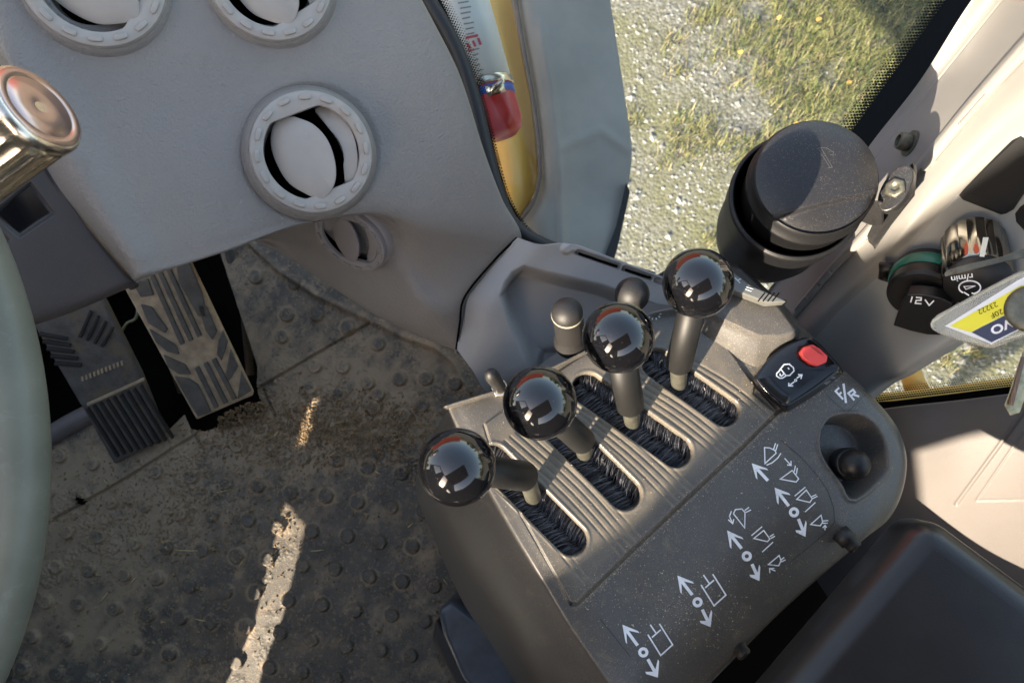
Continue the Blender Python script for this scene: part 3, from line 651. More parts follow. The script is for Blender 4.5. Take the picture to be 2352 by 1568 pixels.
# crumbs and straw
def crumbs():
    v, f = [], []
    base = [V(1, 0, -.4), V(-.6, .9, -.4), V(-.6, -.9, -.4), V(0, 0, 1)]; fs = [(0, 1, 3), (1, 2, 3), (2, 0, 3), (0, 2, 1)]
    n = 0
    while n < 6500:
        u = random.random()
        if u < .55: x, y = random.gauss(760, 150), random.gauss(985, 40)
        elif u < .75: x, y = random.gauss(380, 180), random.gauss(1190, 70)
        else: x, y = random.uniform(90, 1120), random.uniform(900, 1568)
        p = MS(x, y, .0004)
        if p is None: continue
        n += 1; r = random.uniform(.0007, .0021) * (1.9 if random.random() < .05 else 1); k = len(v); a = random.uniform(0, 6.28); ca, sa = math.cos(a), math.sin(a)
        for q in base:
            q = q * V(r * random.uniform(.7, 1.6), r, r * random.uniform(.6, 1.1)); v.append(p + V(q[0] * ca - q[1] * sa, q[0] * sa + q[1] * ca, q[2] + r * .3))
        f += [tuple(j + k for j in q) for q in fs]
    for k_ in range(900):
        x, y = random.uniform(500, 640), random.uniform(925, 985); p = P(x + .1, y, random.uniform(.0, .008)); 
        if poly_sd(V(x), V(y), [(470, 990), (485, 965), (600, 905), (618, 925), (600, 955), (500, 995)])[0] < 0: continue
        r = random.uniform(.001, .003); k = len(v)
        for q in base: v.append(p + q * r * RNG.uniform(.6, 1.3, 3))
        f += [tuple(j + k for j in q) for q in fs]
    tag(obj('dirt_crumbs', (v, f), M['crumb'], smooth=False), 'dry brown crumbs of soil scattered over the floor mat', 'dirt', kind='stuff')
    v, f = [], []; parts = []
    for (x, y, dx, dy) in [(400, 1262, 55, 2), (230, 1385, 18, -25), (715, 1265, 30, -3), (300, 1340, 12, -14), (550, 1300, 8, -16), (860, 1080, 14, 8), (640, 990, -10, 12), (240, 1100, 10, 12), (450, 1420, 22, 4), (950, 1200, -12, 10), (1020, 1330, 9, 12), (500, 1130, 30, -8)]:
        a, b = MS(x, y, .001), MS(x + dx, y + dy, .001)
        if a is not None and b is not None: parts.append(tube([a, (a + b) / 2 + V(0, 0, .0012), b], .0006, 5))
    tag(obj('straw_bits', merge(*parts), M['straw']), 'thin pale straw bits lying on the dirty floor mat', 'straw', kind='stuff')
crumbs()
v_, f_ = [], []
tag(obj('mud_lump', merge(*[([MS(x, y, 0) + q * s for q in [V(1, 0, 0), V(0, 1, 0), V(-1, 0, 0), V(0, -1, 0), V(.3, .2, .8)]], [(0, 1, 4), (1, 2, 4), (2, 3, 4), (3, 0, 4)]) for x, y, s in [(185, 1150, .006), (195, 1155, .005), (178, 1146, .004)]]), M['void'], smooth=False), 'small dark lump of mud on the mat left of the ribbed pedal', 'mud')

# pedals
def pad(name, label, quad, zs, nodes, matl):
    pass
def bilerp(q, u, v): return (q[0] * (1 - u) + q[1] * u) * (1 - v) + (q[3] * (1 - u) + q[2] * u) * v
t = thing('accelerator_pedal', 'wide muddy tread pedal with sunburst ribs, right of the ribbed pedal', 'pedal', P(500, 950, 0), 'foot pedals')
Q = [P(224, 552, .20), P(372, 470, .20), P(583, 908, .035), P(451, 965, .035)]   # far-left, far-right, near-right, near-left
pn = nz(np.cross(Q[1] - Q[0], (Q[3] + Q[2] - Q[1] - Q[0]) / 2)); pn = pn if pn[2] > 0 else -pn
Pa = lambda x, y, h=0.: PL(x, y, Q[0], pn, h)
bevel(obj('pedal_plate', prism([Pa(*proj(q)) for q in Q], -pn * .012), M['mud'], t, smooth=False), .003)
Qp = [V(*proj(q)) for q in Q]; Pon = lambda x, y, h=0.: PL(x, y, Q[0], pn, h)
def bars_raised(pls, wd, h=.0022):
    parts = []
    for pl_ in pls:
        a, b = V(*pl_[0]), V(*pl_[1]); T = nz(b - a); N_ = V(-T[1], T[0]); w_ = (pl_[2] if len(pl_) > 2 else wd) / 2
        c = [a + N_ * w_, a - N_ * w_, b - N_ * w_, b + N_ * w_]
        parts.append(prism([Pon(*q, h) for q in c], -pn * (h + .001)))
    return merge(*parts)
c1 = lambda p: (p[0] * .41016, 514.5 + p[1] * .41016)
tread = [[(738,330),(828,306),(862,400),(788,412)], [(786,452),(850,468),(940,590),(925,615),(828,556)], [(835,590),(920,640),(985,680),(1003,732),(935,716),(868,660)], [(915,735),(1040,790),(1068,842),(1000,842),(938,800)],
 [(975,855),(1060,868),(1108,900),(1168,1020),(1180,1052),(1108,1080),(1038,970)], [(985,238),(1058,210),(1130,380),(1160,520),(1110,520),(1000,330)], [(1100,440),(1160,470),(1216,600),(1190,652),(1150,600)],
 [(1248,598),(1278,662),(1240,768),(1213,730),(1222,650)], [(1290,700),(1334,800),(1280,880),(1263,840)], [(1350,826),(1410,935),(1328,982)]]
for a, b in (((848,288),(1022,675)), ((892,268),(1070,655)), ((938,246),(1118,632)), ((1100,802),(1212,1030)), ((1150,780),(1264,1006)), ((1196,758),(1314,984))):
    a, b = V(*a), V(*b); T = nz(b - a); N_ = V(-T[1], T[0]) * 14; tread.append([tuple(a + N_), tuple(a - N_), tuple(b - N_), tuple(b + N_)])
Pa = lambda x, y, h=0.: PL(x, y, Q[0], pn, h)
o_ = obj('tread_ribs', merge(*[prism([Pa(*c1(p), .0024) for p in q], -pn * .004) for q in tread]), M['pedal'], t, smooth=False); bevel(o_, .0011, 2)

t = thing('brake_pedal', 'black ribbed pedal with fine parallel grooves, left of the muddy tread pedal', 'pedal', P(300, 1030, 0), 'foot pedals')
Q2 = [P(50, 700, .16), P(205, 640, .16), P(330, 905, .055), P(190, 960, .055)]
bn = nz(np.cross(Q2[1] - Q2[0], Q2[3] - Q2[0])); bn = bn if bn[2] > 0 else -bn
Pon = lambda x, y, h=0.: PL(x, y, Q2[0], bn, h); pn = bn
bevel(obj('pedal_plate', prism([Pon(*q) for q in [(60, 720), (215, 650), (322, 862), (378, 1000), (372, 1012), (262, 1068), (190, 940), (180, 925)]], -bn * .014), M['pedal'], t, smooth=False), .004)
ribs = []
for k_ in range(9): o0 = V(199, 938) + V(15.4, -6.3) * k_; ribs.append((o0 + V(0, 0), o0 + V(72, 112) + V(.3, 1.0) * k_, 7))
o_ = obj('tread_ribs', bars_raised(ribs, 7, .003), M['rubber'], t, smooth=False); bevel(o_, .0008, 2)
ribs = []
for k_ in range(5): ribs.append((V(88, 768) + V(9, 17) * k_, V(160, 790) + V(8, 15) * k_ + V(-6, -10), 8))
o_ = obj('tread_ribs', bars_raised(ribs, 7, .003), M['rubber'], t, smooth=False); bevel(o_, .0008, 2)
ribs = []
for k_ in range(4): ribs.append((V(208, 716) + V(17, 12) * k_, V(178, 770) + V(17, 7) * k_ + V(4, 6), 8))
o_ = obj('tread_ribs', bars_raised(ribs, 7, .003), M['rubber'], t, smooth=False); bevel(o_, .0008, 2)
obj('dirt_line', bars_raised([((200, 930), (330, 872), 5)] , 5, .0035), M['mud'], t, smooth=False)
obj('raised_lettering', merge(*[prism([Pon(186 + 9 * i + a, 866 - 3.6 * i + b, .0015) for a, b in ((0, 0), (5, -2), (7, 8), (2, 10))], -bn * .002) for i in range(11)]), M['mud'], t, smooth=False)

# ------------------------------------------------------------------ lever console
def Z(x, y):   # console top plane: falls gently to the right
    return .447 - .030 * ((x - 1222) * .82 - (y - 1147) * .57) / 450.
def K(x, y, dz=0.): return P(x, y, Z(x, y) + dz)
L_ = [(1030, 942), (1090, 1065), (1160, 1190), (1235, 1315), (1310, 1440), (1400, 1568), (1455, 1650), (1490, 1705)]
R_ = [(1800, 700), (1880, 790), (1938, 850), (1992, 900), (2062, 985), (2082, 1080), (2046, 1185), (1962, 1235)]
zr = [0, 0, 0, 0, -.004, -.012, -.024, -.040]
sideA = [(1024, 948), (1012, 1070), (1072, 1225), (1140, 1355), (1210, 1480), (1290, 1610), (1360, 1720), (1430, 1800)]
sideB = [(1018, 955), (955, 1105), (1002, 1245), (1065, 1385), (1130, 1480), (1190, 1575), (1260, 1690), (1330, 1800)]
ctrl = []
for i in range(8):
    l, r = V(*L_[i]), V(*R_[i]); row = []
    row.append(P(*sideB[i], Z(*sideB[i]) - .25)); row.append(P(*((V(*sideA[i]) * .75 + V(*sideB[i]) * .25)), Z(*sideA[i]) - .085 + zr[i]))
    row.append(P(*(l * .8 + V(*sideA[i]) * .2), Z(*l) - .012 + zr[i]))
    for s in (0.03, .2, .4, .6, .8, .93):
        q = l * (1 - s) + r * s
        if i == 0: q = q + V(0, -1) * (62 * math.exp(-((s - .62) / .22) ** 2))
        row.append(K(*q, zr[i] - (.0 if 0 < s < .9 else .001)))
    row.append(K(*r, zr[i] - .010)); e = K(*r, zr[i] - .05); row.append(e - V(*((e - V(.02, .0, e[2])) * V(1, 1, 0))) * .04)
    ctrl.append(row)
def drop(row, dz, k): return [p + V(0, 0, dz) + V(*(V(*(-(p - V(-.02, -.05, p[2])))) * k * V(1, 1, 0))) for p in row]
ctrl = [drop(ctrl[0], -.2, .0), drop(ctrl[0], -.007, -.006)] + ctrl + [drop(ctrl[-1], -.018, .02), drop(ctrl[-1], -.2, .08)]
# dense sampling, weighted on the visible top
tu = np.concatenate([np.linspace(0, 1.6, 12)[:-1], np.linspace(1.6, 9.4, 620), np.linspace(9.4, 11, 24)[1:]])
tv = np.concatenate([np.linspace(0, 1.5, 60)[:-1], np.linspace(1.5, 9.6, 720), np.linspace(9.6, 10, 10)[1:]])
c = np.array(ctrl); a_ = cr(c, tu); g = cr(a_.transpose(1, 0, 2), tv).transpose(1, 0, 2)
px, py = proj(g); n_ = gnorm(g)
slots = [((1132, 1057), (1312, 1238), 37), ((1262, 962), (1435, 1134), 37), ((1350, 893), (1553, 1037), 36), ((1507, 835), (1664, 946), 33)]
h = np.zeros(px.shape)
plate = [(1112, 975), (1180, 925), (1330, 822), (1480, 725), (1560, 700), (1650, 770), (1720, 870), (1785, 943), (1700, 1028), (1600, 1120), (1450, 1262), (1325, 1384), (1303, 1375), (1230, 1240), (1150, 1100)]
sdp = poly_sd(px, py, plate)
h += .0016 * sstep(-4, 3, sdp)
h -= .0022 * (1 - sstep(1.5, 6, line_d(px, py, [(1312, 1388), (1326, 1386), (1450, 1265), (1600, 1123), (1700, 1031), (1785, 946), (1935, 852)])))
h -= .001 * (1 - sstep(1, 4, line_d(px, py, [(1112, 975), (1150, 1100), (1230, 1240), (1312, 1388)])))
grooves = []
def gro(A, B, ts, ext=1.5, st=.0):
    for tt in ts:
        s0 = V(*A[0]) * (1 - tt) + V(*B[0]) * tt; s1 = V(*A[1]) * (1 - tt) + V(*B[1]) * tt; e = s0 + (s1 - s0) * ext + (V(22, 22) * (.5 - tt)); m_ = s0 + (s1 - s0) * .8
        st_ = s0 + (s1 - s0) * st; mm_ = (st_ + e) / 2 + V(7, -7); grooves.append([tuple(q) for q in smooth_line([st_, mm_, e], 9)])
gro(slots[0], slots[1], (.32, .42, .52, .62, .72), 1.42, -.08); gro(slots[1], slots[2], (.34, .44, .54, .64, .72), 1.42, -.05); gro(slots[2], slots[3], (.30, .40, .5, .60, .70), 1.45, -.05)
ex0 = ((1065, 1100), (1250, 1300), 30); gro(ex0, slots[0], (.45, .62), 1.35, .1); ex4 = ((1640, 790), (1770, 880), 30); gro(slots[3], ex4, (.32, .44), 1.5, 0)
for q in grooves:
    ln = line_d(px, py, q); e = V(*q[-1]); fade = sstep(0, 120, np.hypot(px - e[0], py - e[1])); h -= .0005 * (1 - sstep(.8, 4.2, ln)) * (.35 + .65 * fade)
for a, b, r in slots:
    d = seg_d(px, py, a, b); h -= .016 * (1 - sstep(r - 3.5, r + 1, d)); h += .0004 * np.exp(-((d - r - 5) / 3) ** 2)
pocket = [(1891, 988), (1909, 964), (1941, 956), (1976, 959), (2005, 979), (2026, 1017), (2032, 1058), (2026, 1086), (1962, 1140), (1938, 1108), (1897, 1049), (1888, 1017)]
pocket = [tuple(q) for q in smooth_line(pocket + [pocket[0]], 49)[:-1]]; pk = poly_sd(px, py, pocket); h -= .021 * sstep(-7, 14, pk) - .0007 * np.exp(-((pk + 9) / 5) ** 2)
plinth = [(1610, 612), (1700, 610), (1790, 700), (1835, 740), (1828, 800), (1760, 840), (1735, 840), (1720, 838), (1672, 790), (1600, 690)]
rock = [(1728, 905), (1735, 860), (1800, 775), (1870, 790), (1940, 850), (1860, 910), (1792, 948), (1780, 950)]
h -= .0012 * sstep(-3, 5, poly_sd(px, py, rock))
h = np.where(n_[..., 2] > .2, h, h * 0)
g = g + n_ * h[..., None]
dustf = .55 * sstep(0, 40, sdp) * (.5 + .5 * vnoise(px, py, 18, 21)) + .9 * np.exp(-(line_d(px, py, [(1326, 1386), (1450, 1265), (1600, 1123), (1785, 946), (1935, 852)]) / 9) ** 2) * (.3 + .7 * vnoise(px, py, 6, 22))
for q in grooves: dustf = np.maximum(dustf, (1 - sstep(1, 5, line_d(px, py, q))) * (.45 + .4 * vnoise(px, py, 12, 23)))
dustf += .6 * np.exp(-(line_d(px, py, [(1725, 905), (1780, 955)]) / 16) ** 2) * vnoise(px, py, 5, 24) + .5 * np.exp(-(line_d(px, py, [(1640, 780), (1730, 850), (1790, 830)]) / 14) ** 2) * vnoise(px, py, 5, 25)
dustf += .35 * np.exp(-((px - 1560) ** 2 + (py - 1400) ** 2) / 110 ** 2) * vnoise(px, py, 7, 26)
cm = gmesh(g); KS = Surf(cm)
con = thing('lever_console', 'grey brown lever console with four brush slots and white hydraulic symbols', 'control console', K(1500, 1100, -.3))
ks_ = obj('console_shell', cm, M['console'], con); at_ = ks_.data.attributes.new('dirt', 'FLOAT', 'POINT'); at_.data.foreach_set('value', np.clip(dustf, 0, 1).astype(np.float32).ravel())
# plinth for the silver slide switch
def P3(pts, z): return [K(x, y, z) for x, y in pts]
top = [K(1650, 632, .022), K(1700, 640, .022), K(1762, 738, .019), K(1752, 752, .019), K(1722, 752, .019), K(1640, 690, .019), K(1625, 655, .019)]
bot = [K(1600, 640, -.003), K(1760, 660, -.003), K(1835, 752, -.003), K(1812, 815, -.003), K(1728, 868, -.003), K(1640, 775, -.003), K(1590, 690, -.003)]
n = len(top); plv = bot + top
plf = [tuple(range(n, 2 * n))] + [(i, (i + 1) % n, n + (i + 1) % n, n + i) for i in range(n)]
ring = lambda pts, z: [K(x, y, z) for x, y in pts]
ctr = V(1715, 700)
b0 = [(1560, 640), (1620, 600), (1700, 608), (1790, 690), (1842, 760), (1830, 795), (1780, 835), (1730, 850), (1690, 832), (1604, 778), (1570, 700)]
b1 = [(1600, 640), (1640, 608), (1700, 615), (1780, 692), (1829, 757), (1822, 768), (1790, 775), (1748, 774), (1738, 770), (1632, 722), (1605, 690)]
def resamp(pts, n): q = smooth_line(list(pts) + [pts[0]], n + 1)[:-1]; return q
def lin(pts, n):
    p = [V(*q) for q in pts] + [V(*pts[0])]; L = [0]
    for a, b in zip(p[:-1], p[1:]): L.append(L[-1] + np.linalg.norm(b - a))
    return np.array([[np.interp(s, L, [q[k] for q in p]) for k in (0, 1)] for s in np.linspace(0, L[-1], n, endpoint=False)])
B0, B1 = lin(b0, 88), lin(b1, 88)
rings = [ring(B0, -.006), ring(B0 * .9 + B1 * .1, .000), ring(B0 * .25 + B1 * .75, .012), ring(B1, .0165), ring(B1 * .97 + ctr * .03, .0185), ring(B1 * .9 + ctr * .1, .0188), ring(B1 * .0 + ctr, .0188)]
pv = [p for r in rings for p in r]; pf = [(i * 88 + j, i * 88 + (j + 1) % 88, (i + 1) * 88 + (j + 1) % 88, (i + 1) * 88 + j) for i in range(6) for j in range(88)]
obj('switch_plinth', (pv, pf), M['console'], con)
sl = obj('slide_switch', prism(P3([(1625, 660), (1650, 612), (1688, 626), (1727, 655), (1794, 683), (1808, 693), (1763, 696), (1686, 667)], .034), P3([(1625, 660), (1650, 612), (1688, 626), (1727, 655), (1794, 683), (1808, 693), (1763, 696), (1686, 667)], .0345)[0] * 0 + V(0, 0, -.013)), M['silver'], con, smooth=False, label='silver slide switch with grip grooves behind the right lever'); bevel(sl, .0012)
SLs = Surf(prism(P3([(1590, 600), (1688, 600), (1840, 683), (1808, 720), (1700, 700)], .034), V(0, 0, -.01)))
son = lambda x, y, h=0.: K(x, y, .034 + h)
obj('grip_groove', merge(*[ribbon([(1741 + 11 * i, 692), (1765 + 11 * i - 8, 672)], 3, son, .0002) for i in range(4)]), M['void'], sl, smooth=False)
obj('switch_lettering', merge(ribbon([(1688, 638), (1700, 650)], 2, son), ribbon([(1694, 644), (1702, 640)], 2, son), ribbon([(1712, 664), (1726, 669)], 2, son), ribbon([(1714, 659), (1730, 664)], 2, son)), M['white'], sl, smooth=False)
# black lock rocker
rt = [(1731, 868), (1752, 838), (1784, 806), (1822, 784), (1853, 774), (1871, 779), (1893, 798), (1912, 820), (1930, 845), (1905, 870), (1868, 898), (1822, 927), (1804, 934), (1778, 918), (1752, 894)]
B = resamp(rt, 72); cc = B.mean(0)
rz = lambda q: .0185
def rk(s, z, sh=0): q = cc + (B - cc) * s; return [K(x + sh * 0, y, z) for x, y in q]
rings = [[K(x, y, -.002) for x, y in cc + V(4, 8) + (B - cc) * 1.03], [K(x, y, .008) for x, y in cc + V(1, 6) + (B - cc) * 1.02], rk(1., .0115), rk(.985, .0132), rk(.93, .0142), rk(.90, .0136), rk(.6, .0128), rk(.02, .0120)]
rk_mesh = ([p for r in rings for p in r], [(i * 72 + j, i * 72 + (j + 1) % 72, (i + 1) * 72 + (j + 1) % 72, (i + 1) * 72 + j) for i in range(7) for j in range(72)])
rocker = obj('lock_rocker', rk_mesh, M['blackgloss'], con, label='glossy black rocker switch with padlock symbol and red latch')
RS = Surf(rk_mesh)
rl = [(1831, 811), (1840, 797), (1862, 792), (1880, 803), (1897, 819), (1894, 834), (1872, 843), (1856, 838), (1840, 826)]
o_ = obj('red_latch', prism([RS(x, y, .004) for x, y in rl], -V(0, 0, .006)), M['red'], rocker, smooth=False); bevel(o_, .0012)
obj('latch_groove', merge(*[ribbon([(1858 + 6 * i - 2, 797 + 2.2 * i), (1876 + 5 * i, 814 + 2.2 * i)], 1.6, lambda x, y, h=0: RS(x, y, .0043)) for i in range(3)]), mat('latch_shadow_red', (.4, .03, .03), .5), o_, smooth=False)
c3 = lambda p: ((1800 + p[0] * .3189) / 1.0884, (750 + p[1] * .3189) / 1.0884)
def strokes(lst, f, wd, on, **k): return [ribbon([f(p) for p in (q if not isinstance(q, tuple) else q[0])], wd, on, closed=isinstance(q, tuple), **k) for q in lst]
lock = strokes([([(468, 545), (500, 505), (540, 502), (572, 530), (578, 555), (545, 590), (515, 592), (480, 548)],), [(468, 550), (442, 575), (442, 595), (465, 612), (488, 612), (520, 590)], [(470, 575), (468, 590), (480, 595), (500, 580), (488, 560)]], c3, 3.0, RS)
lock += strokes([[(530, 530), (540, 542)], [(538, 672), (580, 640)], [(537, 648), (536, 672), (572, 672)], [(600, 612), (638, 588)], [(610, 585), (640, 586), (632, 618)]], c3, 3.0, RS)
lock.append(disc(*c3((591, 629)), 3.6, RS, inner=1.4, n=14))
obj('padlock_symbol', merge(*lock), M['white'], rocker, smooth=False)
# white symbols on the rear slope
c4 = lambda p: (1378.2 + p[0] * .3673, 992.3 + p[1] * .3673)
sym = []
def arrow(tip, b1, b2, end, wd=20):
    f = c4; tip, b1, b2, end = map(lambda q: V(*f(q)), (tip, b1, b2, end)); w_ = wd * .3673
    d = nz(end - tip); m_ = tip + d * np.linalg.norm(end - tip) * .42; n2 = V(-d[1], d[0])
    for b in (b1, b2):
        inner = b + (m_ - tip) * .16
        sym.append(fillpoly([tuple(tip), tuple(b), tuple(b + d * w_ * .8), tuple(tip + d * w_ * 2.1)], KS))
    sym.append(ribbon([tuple(tip + d * w_ * 1.2), tuple(end)], w_, KS, h=.0005))
for a in [((138,1200),(236,1240),(158,1308),(233,1330)), ((360,1530),(368,1430),(288,1508),(297,1415)), ((482,893),(577,932),(500,998),(575,1015)), ((690,1215),(700,1122),(628,1190),(637,1105)),
          ((793,612),(886,655),(810,715),(883,725)), ((995,928),(1000,840),(938,902),(948,822)), ((1090,345),(1180,380),(1105,438),(1178,460)), ((1283,652),(1290,565),(1226,625),(1238,540)), ((947,193),(1040,225),(972,283),(1048,302))]: arrow(*a)
for q in [(269, 1373), (608, 1060), (916, 773), (1211, 499)]: sym.append(disc(*c4(q), 32 * .3673, KS, inner=13 * .3673, n=24))
def bucket(dx, dy): return [[(297+dx,1262+dy),(378+dx,1392+dy),(452+dx,1325+dy),(370+dx,1195+dy)], [(312+dx,1200+dy),(350+dx,1255+dy)], [(323+dx,1280+dy),(378+dx,1232+dy)]]
sym += strokes(bucket(0, 0) + bucket(333, -310), c4, 3.4, KS)
icons = [([(833,508),(903,597),(905,500),(885,478),(845,482)],), [(903,488),(930,468)], [(910,500),(942,484)], [(820,492),(808,525),(828,570)], [(800,545),(828,570),(835,542)],
    ([(960,662),(1045,682),(1060,665),(1022,612)],), [(1060,650),(1085,635)], [(1065,662),(1092,648)], [(945,645),(1012,588)], [(1012,747),(1080,685)],
    ([(1050,825),(1115,832),(1130,800),(1118,768)],), [(1130,795),(1150,780)], [(1132,808),(1158,795)], [(1095,865),(1060,850)], [(1060,878),(1058,850),(1088,848)],
    ([(1027,95),(1030,195),(1100,130),(1090,112),(1060,98)],), [(1082,112),(1096,68)], [(1096,118),(1110,75)], [(1040,205),(1075,190),(1110,160),(1130,130)],
    [(1152,162),(1193,207)], [(1192,178),(1193,207),(1168,203)], ([(1125,292),(1225,310),(1240,290),(1200,238)],), [(1213,245),(1220,208)], [(1226,262),(1232,222)],
    [(1215,398),(1282,342)], ([(1228,418),(1310,437),(1325,415),(1288,360)],), [(1320,402),(1350,388)], [(1326,414),(1358,398)], [(1280,497),(1345,437)],
    ([(1315,575),(1375,583),(1390,560),(1380,517)],), [(1388,553),(1425,550)], [(1390,567),(1422,566)], [(1404,610),(1405,582)], [(1390,596),(1405,580),(1415,594)]]
sym += strokes(icons, c4, 2.6, KS)
sym += strokes([[(963, 778), (903, 714), (932, 686)], [(930, 742), (950, 722)]], c3, 4.6, KS) + strokes([[(965, 655), (985, 806)]], c3, 5.2, KS) + strokes([[(1050, 785), (1003, 730), (1040, 702), (1056, 724), (1024, 752)], [(1040, 740), (1088, 756)]], c3, 4.6, KS)
c2 = lambda p: (1240.4 + p[0] * .3339, 532.9 + p[1] * .3339)
gr = [c2((785 + (48 if (i // 2) % 2 else 36) * math.cos(i * math.pi / 11), 560 + (36 if (i // 2) % 2 else 28) * math.sin(i * math.pi / 11))) for i in range(22)]
gx, gy = c2((785, 560)); sym += [disc(gx, gy, 13, KS, inner=10, n=22), disc(gx, gy, 6.5, KS, inner=4, n=14)] + [ribbon([(gx + 12 * math.cos(a), gy + 11 * math.sin(a)), (gx + 16.5 * math.cos(a), gy + 15 * math.sin(a))], 3, KS) for a in np.linspace(0, 2 * math.pi, 11)[:-1]]
sym = [s for s in sym if len(s[0]) and not any(p is None for p in s[0])]
cl = {('lever_symbol', 1480, 1490): [], ('lever_symbol', 1620, 1370): [], ('lever_symbol', 1735, 1250): [], ('lever_symbol', 1850, 1140): [], ('direction_sign', 1945, 905): [], ('gear_symbol', 1499, 721): []}
for q in sym:
    mx_, my_ = proj(np.mean(np.array([p for p in q[0]]), 0)); k = min(cl, key=lambda c: (c[1] - mx_) ** 2 + (c[2] - my_) ** 2); cl[k].append(q)
for k, q in cl.items():
    if q: obj(k[0], merge(*q), M['white'], con, smooth=False)
# thin outline of the sticker
for q in [ribbon([c4(p) for p in q], 1.1, KS, .0002) for q in [[(1120, 40), (1250, 150), (1350, 260), (1420, 360), (1460, 470), (1465, 560), (1420, 620), (1300, 720), (1200, 800)], [(0, 1165), (100, 1290), (190, 1400)]]] + [ribbon([c3(p) for p in q], .9, KS, .0002) for q in [[(835, 745), (990, 885), (1155, 725), (1120, 700)]]]:
    if len(q[0]): obj('sticker_edge', q, M['black'], con, smooth=False)
# recessed ball button
c_, nn2 = KS.at(1960, 1075)
bc = W(1963, 1066, .515); obj('recessed_button', merge(sphere(bc, .0105, 40, 24), lathe(bc - V(0, 0, .02), V(0, 0, 1), [(.0115, 0), (.0115, .012), (.0095, .014)], 32)), M['black'], con, label='black ball button sunk in the pocket at the console corner')
# rubber boot switches
bu = nz(V(0, 0, 1) * 1 + R @ V(-.0, .15, 0))
def boot(base, top, r, label, cap):
    c0 = KS(*base) if KS(*base) is not None else K(*base); ax_ = W(*top) - c0; H = np.linalg.norm(ax_); z = nz(ax_)
    o = obj('rubber_boot_switch', lathe(c0, z, [(r * 1.22, -.002), (r * 1.22, .004), (r * .98, .010), (r * 1.02, .0115), (r * 1.04, H - .006), (r * 1.06, H - .004)] + [(r * 1.06 * math.cos(a), H - .004 + r * math.sin(a)) for a in np.linspace(.1, 1.56, 12)], 40), M['rubber'], con, label=label)
    obj('boot_ring', lathe(c0, z, [(r * 1.06, H - .0062), (r * 1.09, H - .0052), (r * 1.06, H - .0042)], 40, cap=False), M['tape'], o)
boot((1312, 786), (1302, 712, .485), .0100, 'tall rubber capped switch beside the third lever', 1)
bb = K(1452, 676); obj('rubber_dome_button', lathe(bb, V(0, 0, 1), [(.0125, -.003), (.0125, .002)] + [(.0118 * math.cos(a), .004 + .0118 * math.sin(a)) for a in np.linspace(0, 1.56, 14)], 40), M['rubber'], con, label='round black rubber dome button beside the right lever')
# toggle switch with hex nut
tb = K(1150, 893); nut = obj('switch_nut', lathe(tb, V(0, 0, 1), [(.0068, -.001), (.0068, .004), (.0058, .0055), (.0045, .0055)], 6), M['chrome'], con, smooth=False); bevel(nut, .0005)
tt_ = W(1128, 860, .478)
obj('toggle_switch', tube([tb + V(0, 0, .001), tb + (tt_ - tb) * .25, tb + (tt_ - tb) * .5, tb + (tt_ - tb) * .85, tt_, tt_ + (tt_ - tb) * .12], [.0048, .0046, .0044, .0050, .0044, .0016], 20), M['rubber'], con, label='small rubber sleeved toggle switch on the front left corner')
# screws along the lower edge
for (x, y) in [(1960, 1252), (1706, 1498)]:
    z = nz(R @ V(.55, -.62, .55)); c0 = W(x, y, .508)
    s_ = obj('socket_screw', lathe(c0, z, [(.0066, -.012), (.0066, -.003), (.0052, -.003), (.0052, .0015), (.0042, .0028), (.0026, .0028), (.0022, .0008)], 32), M['rubber'], con)
# black backing under the slots, and the brushes
def brush(i, a, b, r):
    a, b = V(*a), V(*b); T = nz(b - a); N_ = V(-T[1], T[0]); Ln = np.linalg.norm(b - a); v, f = [], []
    for _ in range(1150):
        s_ = random.uniform(-r * .9, Ln + r * .9); side_ = random.choice((-1, 1))
        edge = r * (1 if 0 < s_ < Ln else math.sqrt(max(0, 1 - (min(abs(s_), abs(s_ - Ln)) / r) ** 2)))
        p0 = a + T * s_ + N_ * side_ * edge; ln = random.uniform(.75, 1.25) * edge
        bend = random.gauss(.45, .14) * r * (1 if s_ < Ln * .5 else 1.)
        p1 = p0 - N_ * side_ * ln * .55 + T * bend * .4; p2 = p0 - N_ * side_ * ln + T * bend
        zb = -.0045 + random.uniform(-.003, .002); tw = random.uniform(-.0011, .0005); q0, q1, q2 = K(*p0, zb - .0006), K(*p1, zb + .001), K(*p2, zb + random.uniform(-.002, .0012))
        w_ = T * random.uniform(1.0, 1.9); k = len(v)
        v += [q0, K(*(p0 + w_), zb - .0006 + tw), q1, K(*(p1 + w_), zb + .001 + tw), q2]; f += [(k, k + 1, k + 3, k + 2), (k + 2, k + 3, k + 4)]
    # dusty specks caught in the bristles are part of the material
    obj('slot_brush', (v, f), M['bristle'], con, smooth=False)
    pts = [K(*(p), -.0125) for p in [a + N_ * r * 1.02, b + N_ * r * 1.02] + [b + T * r * math.sin(q) + N_ * r * math.cos(q) for q in np.linspace(.2, 2.9, 8)] + [b - N_ * r * 1.02, a - N_ * r * 1.02] + [a - T * r * math.sin(q) - N_ * r * math.cos(q) for q in np.linspace(.2, 2.9, 8)]]
    obj('slot_backing', prism(pts, V(0, 0, -.003)), M['void'], con, smooth=False)
for i, (a, b, r) in enumerate(slots): brush(i, a, b, r)
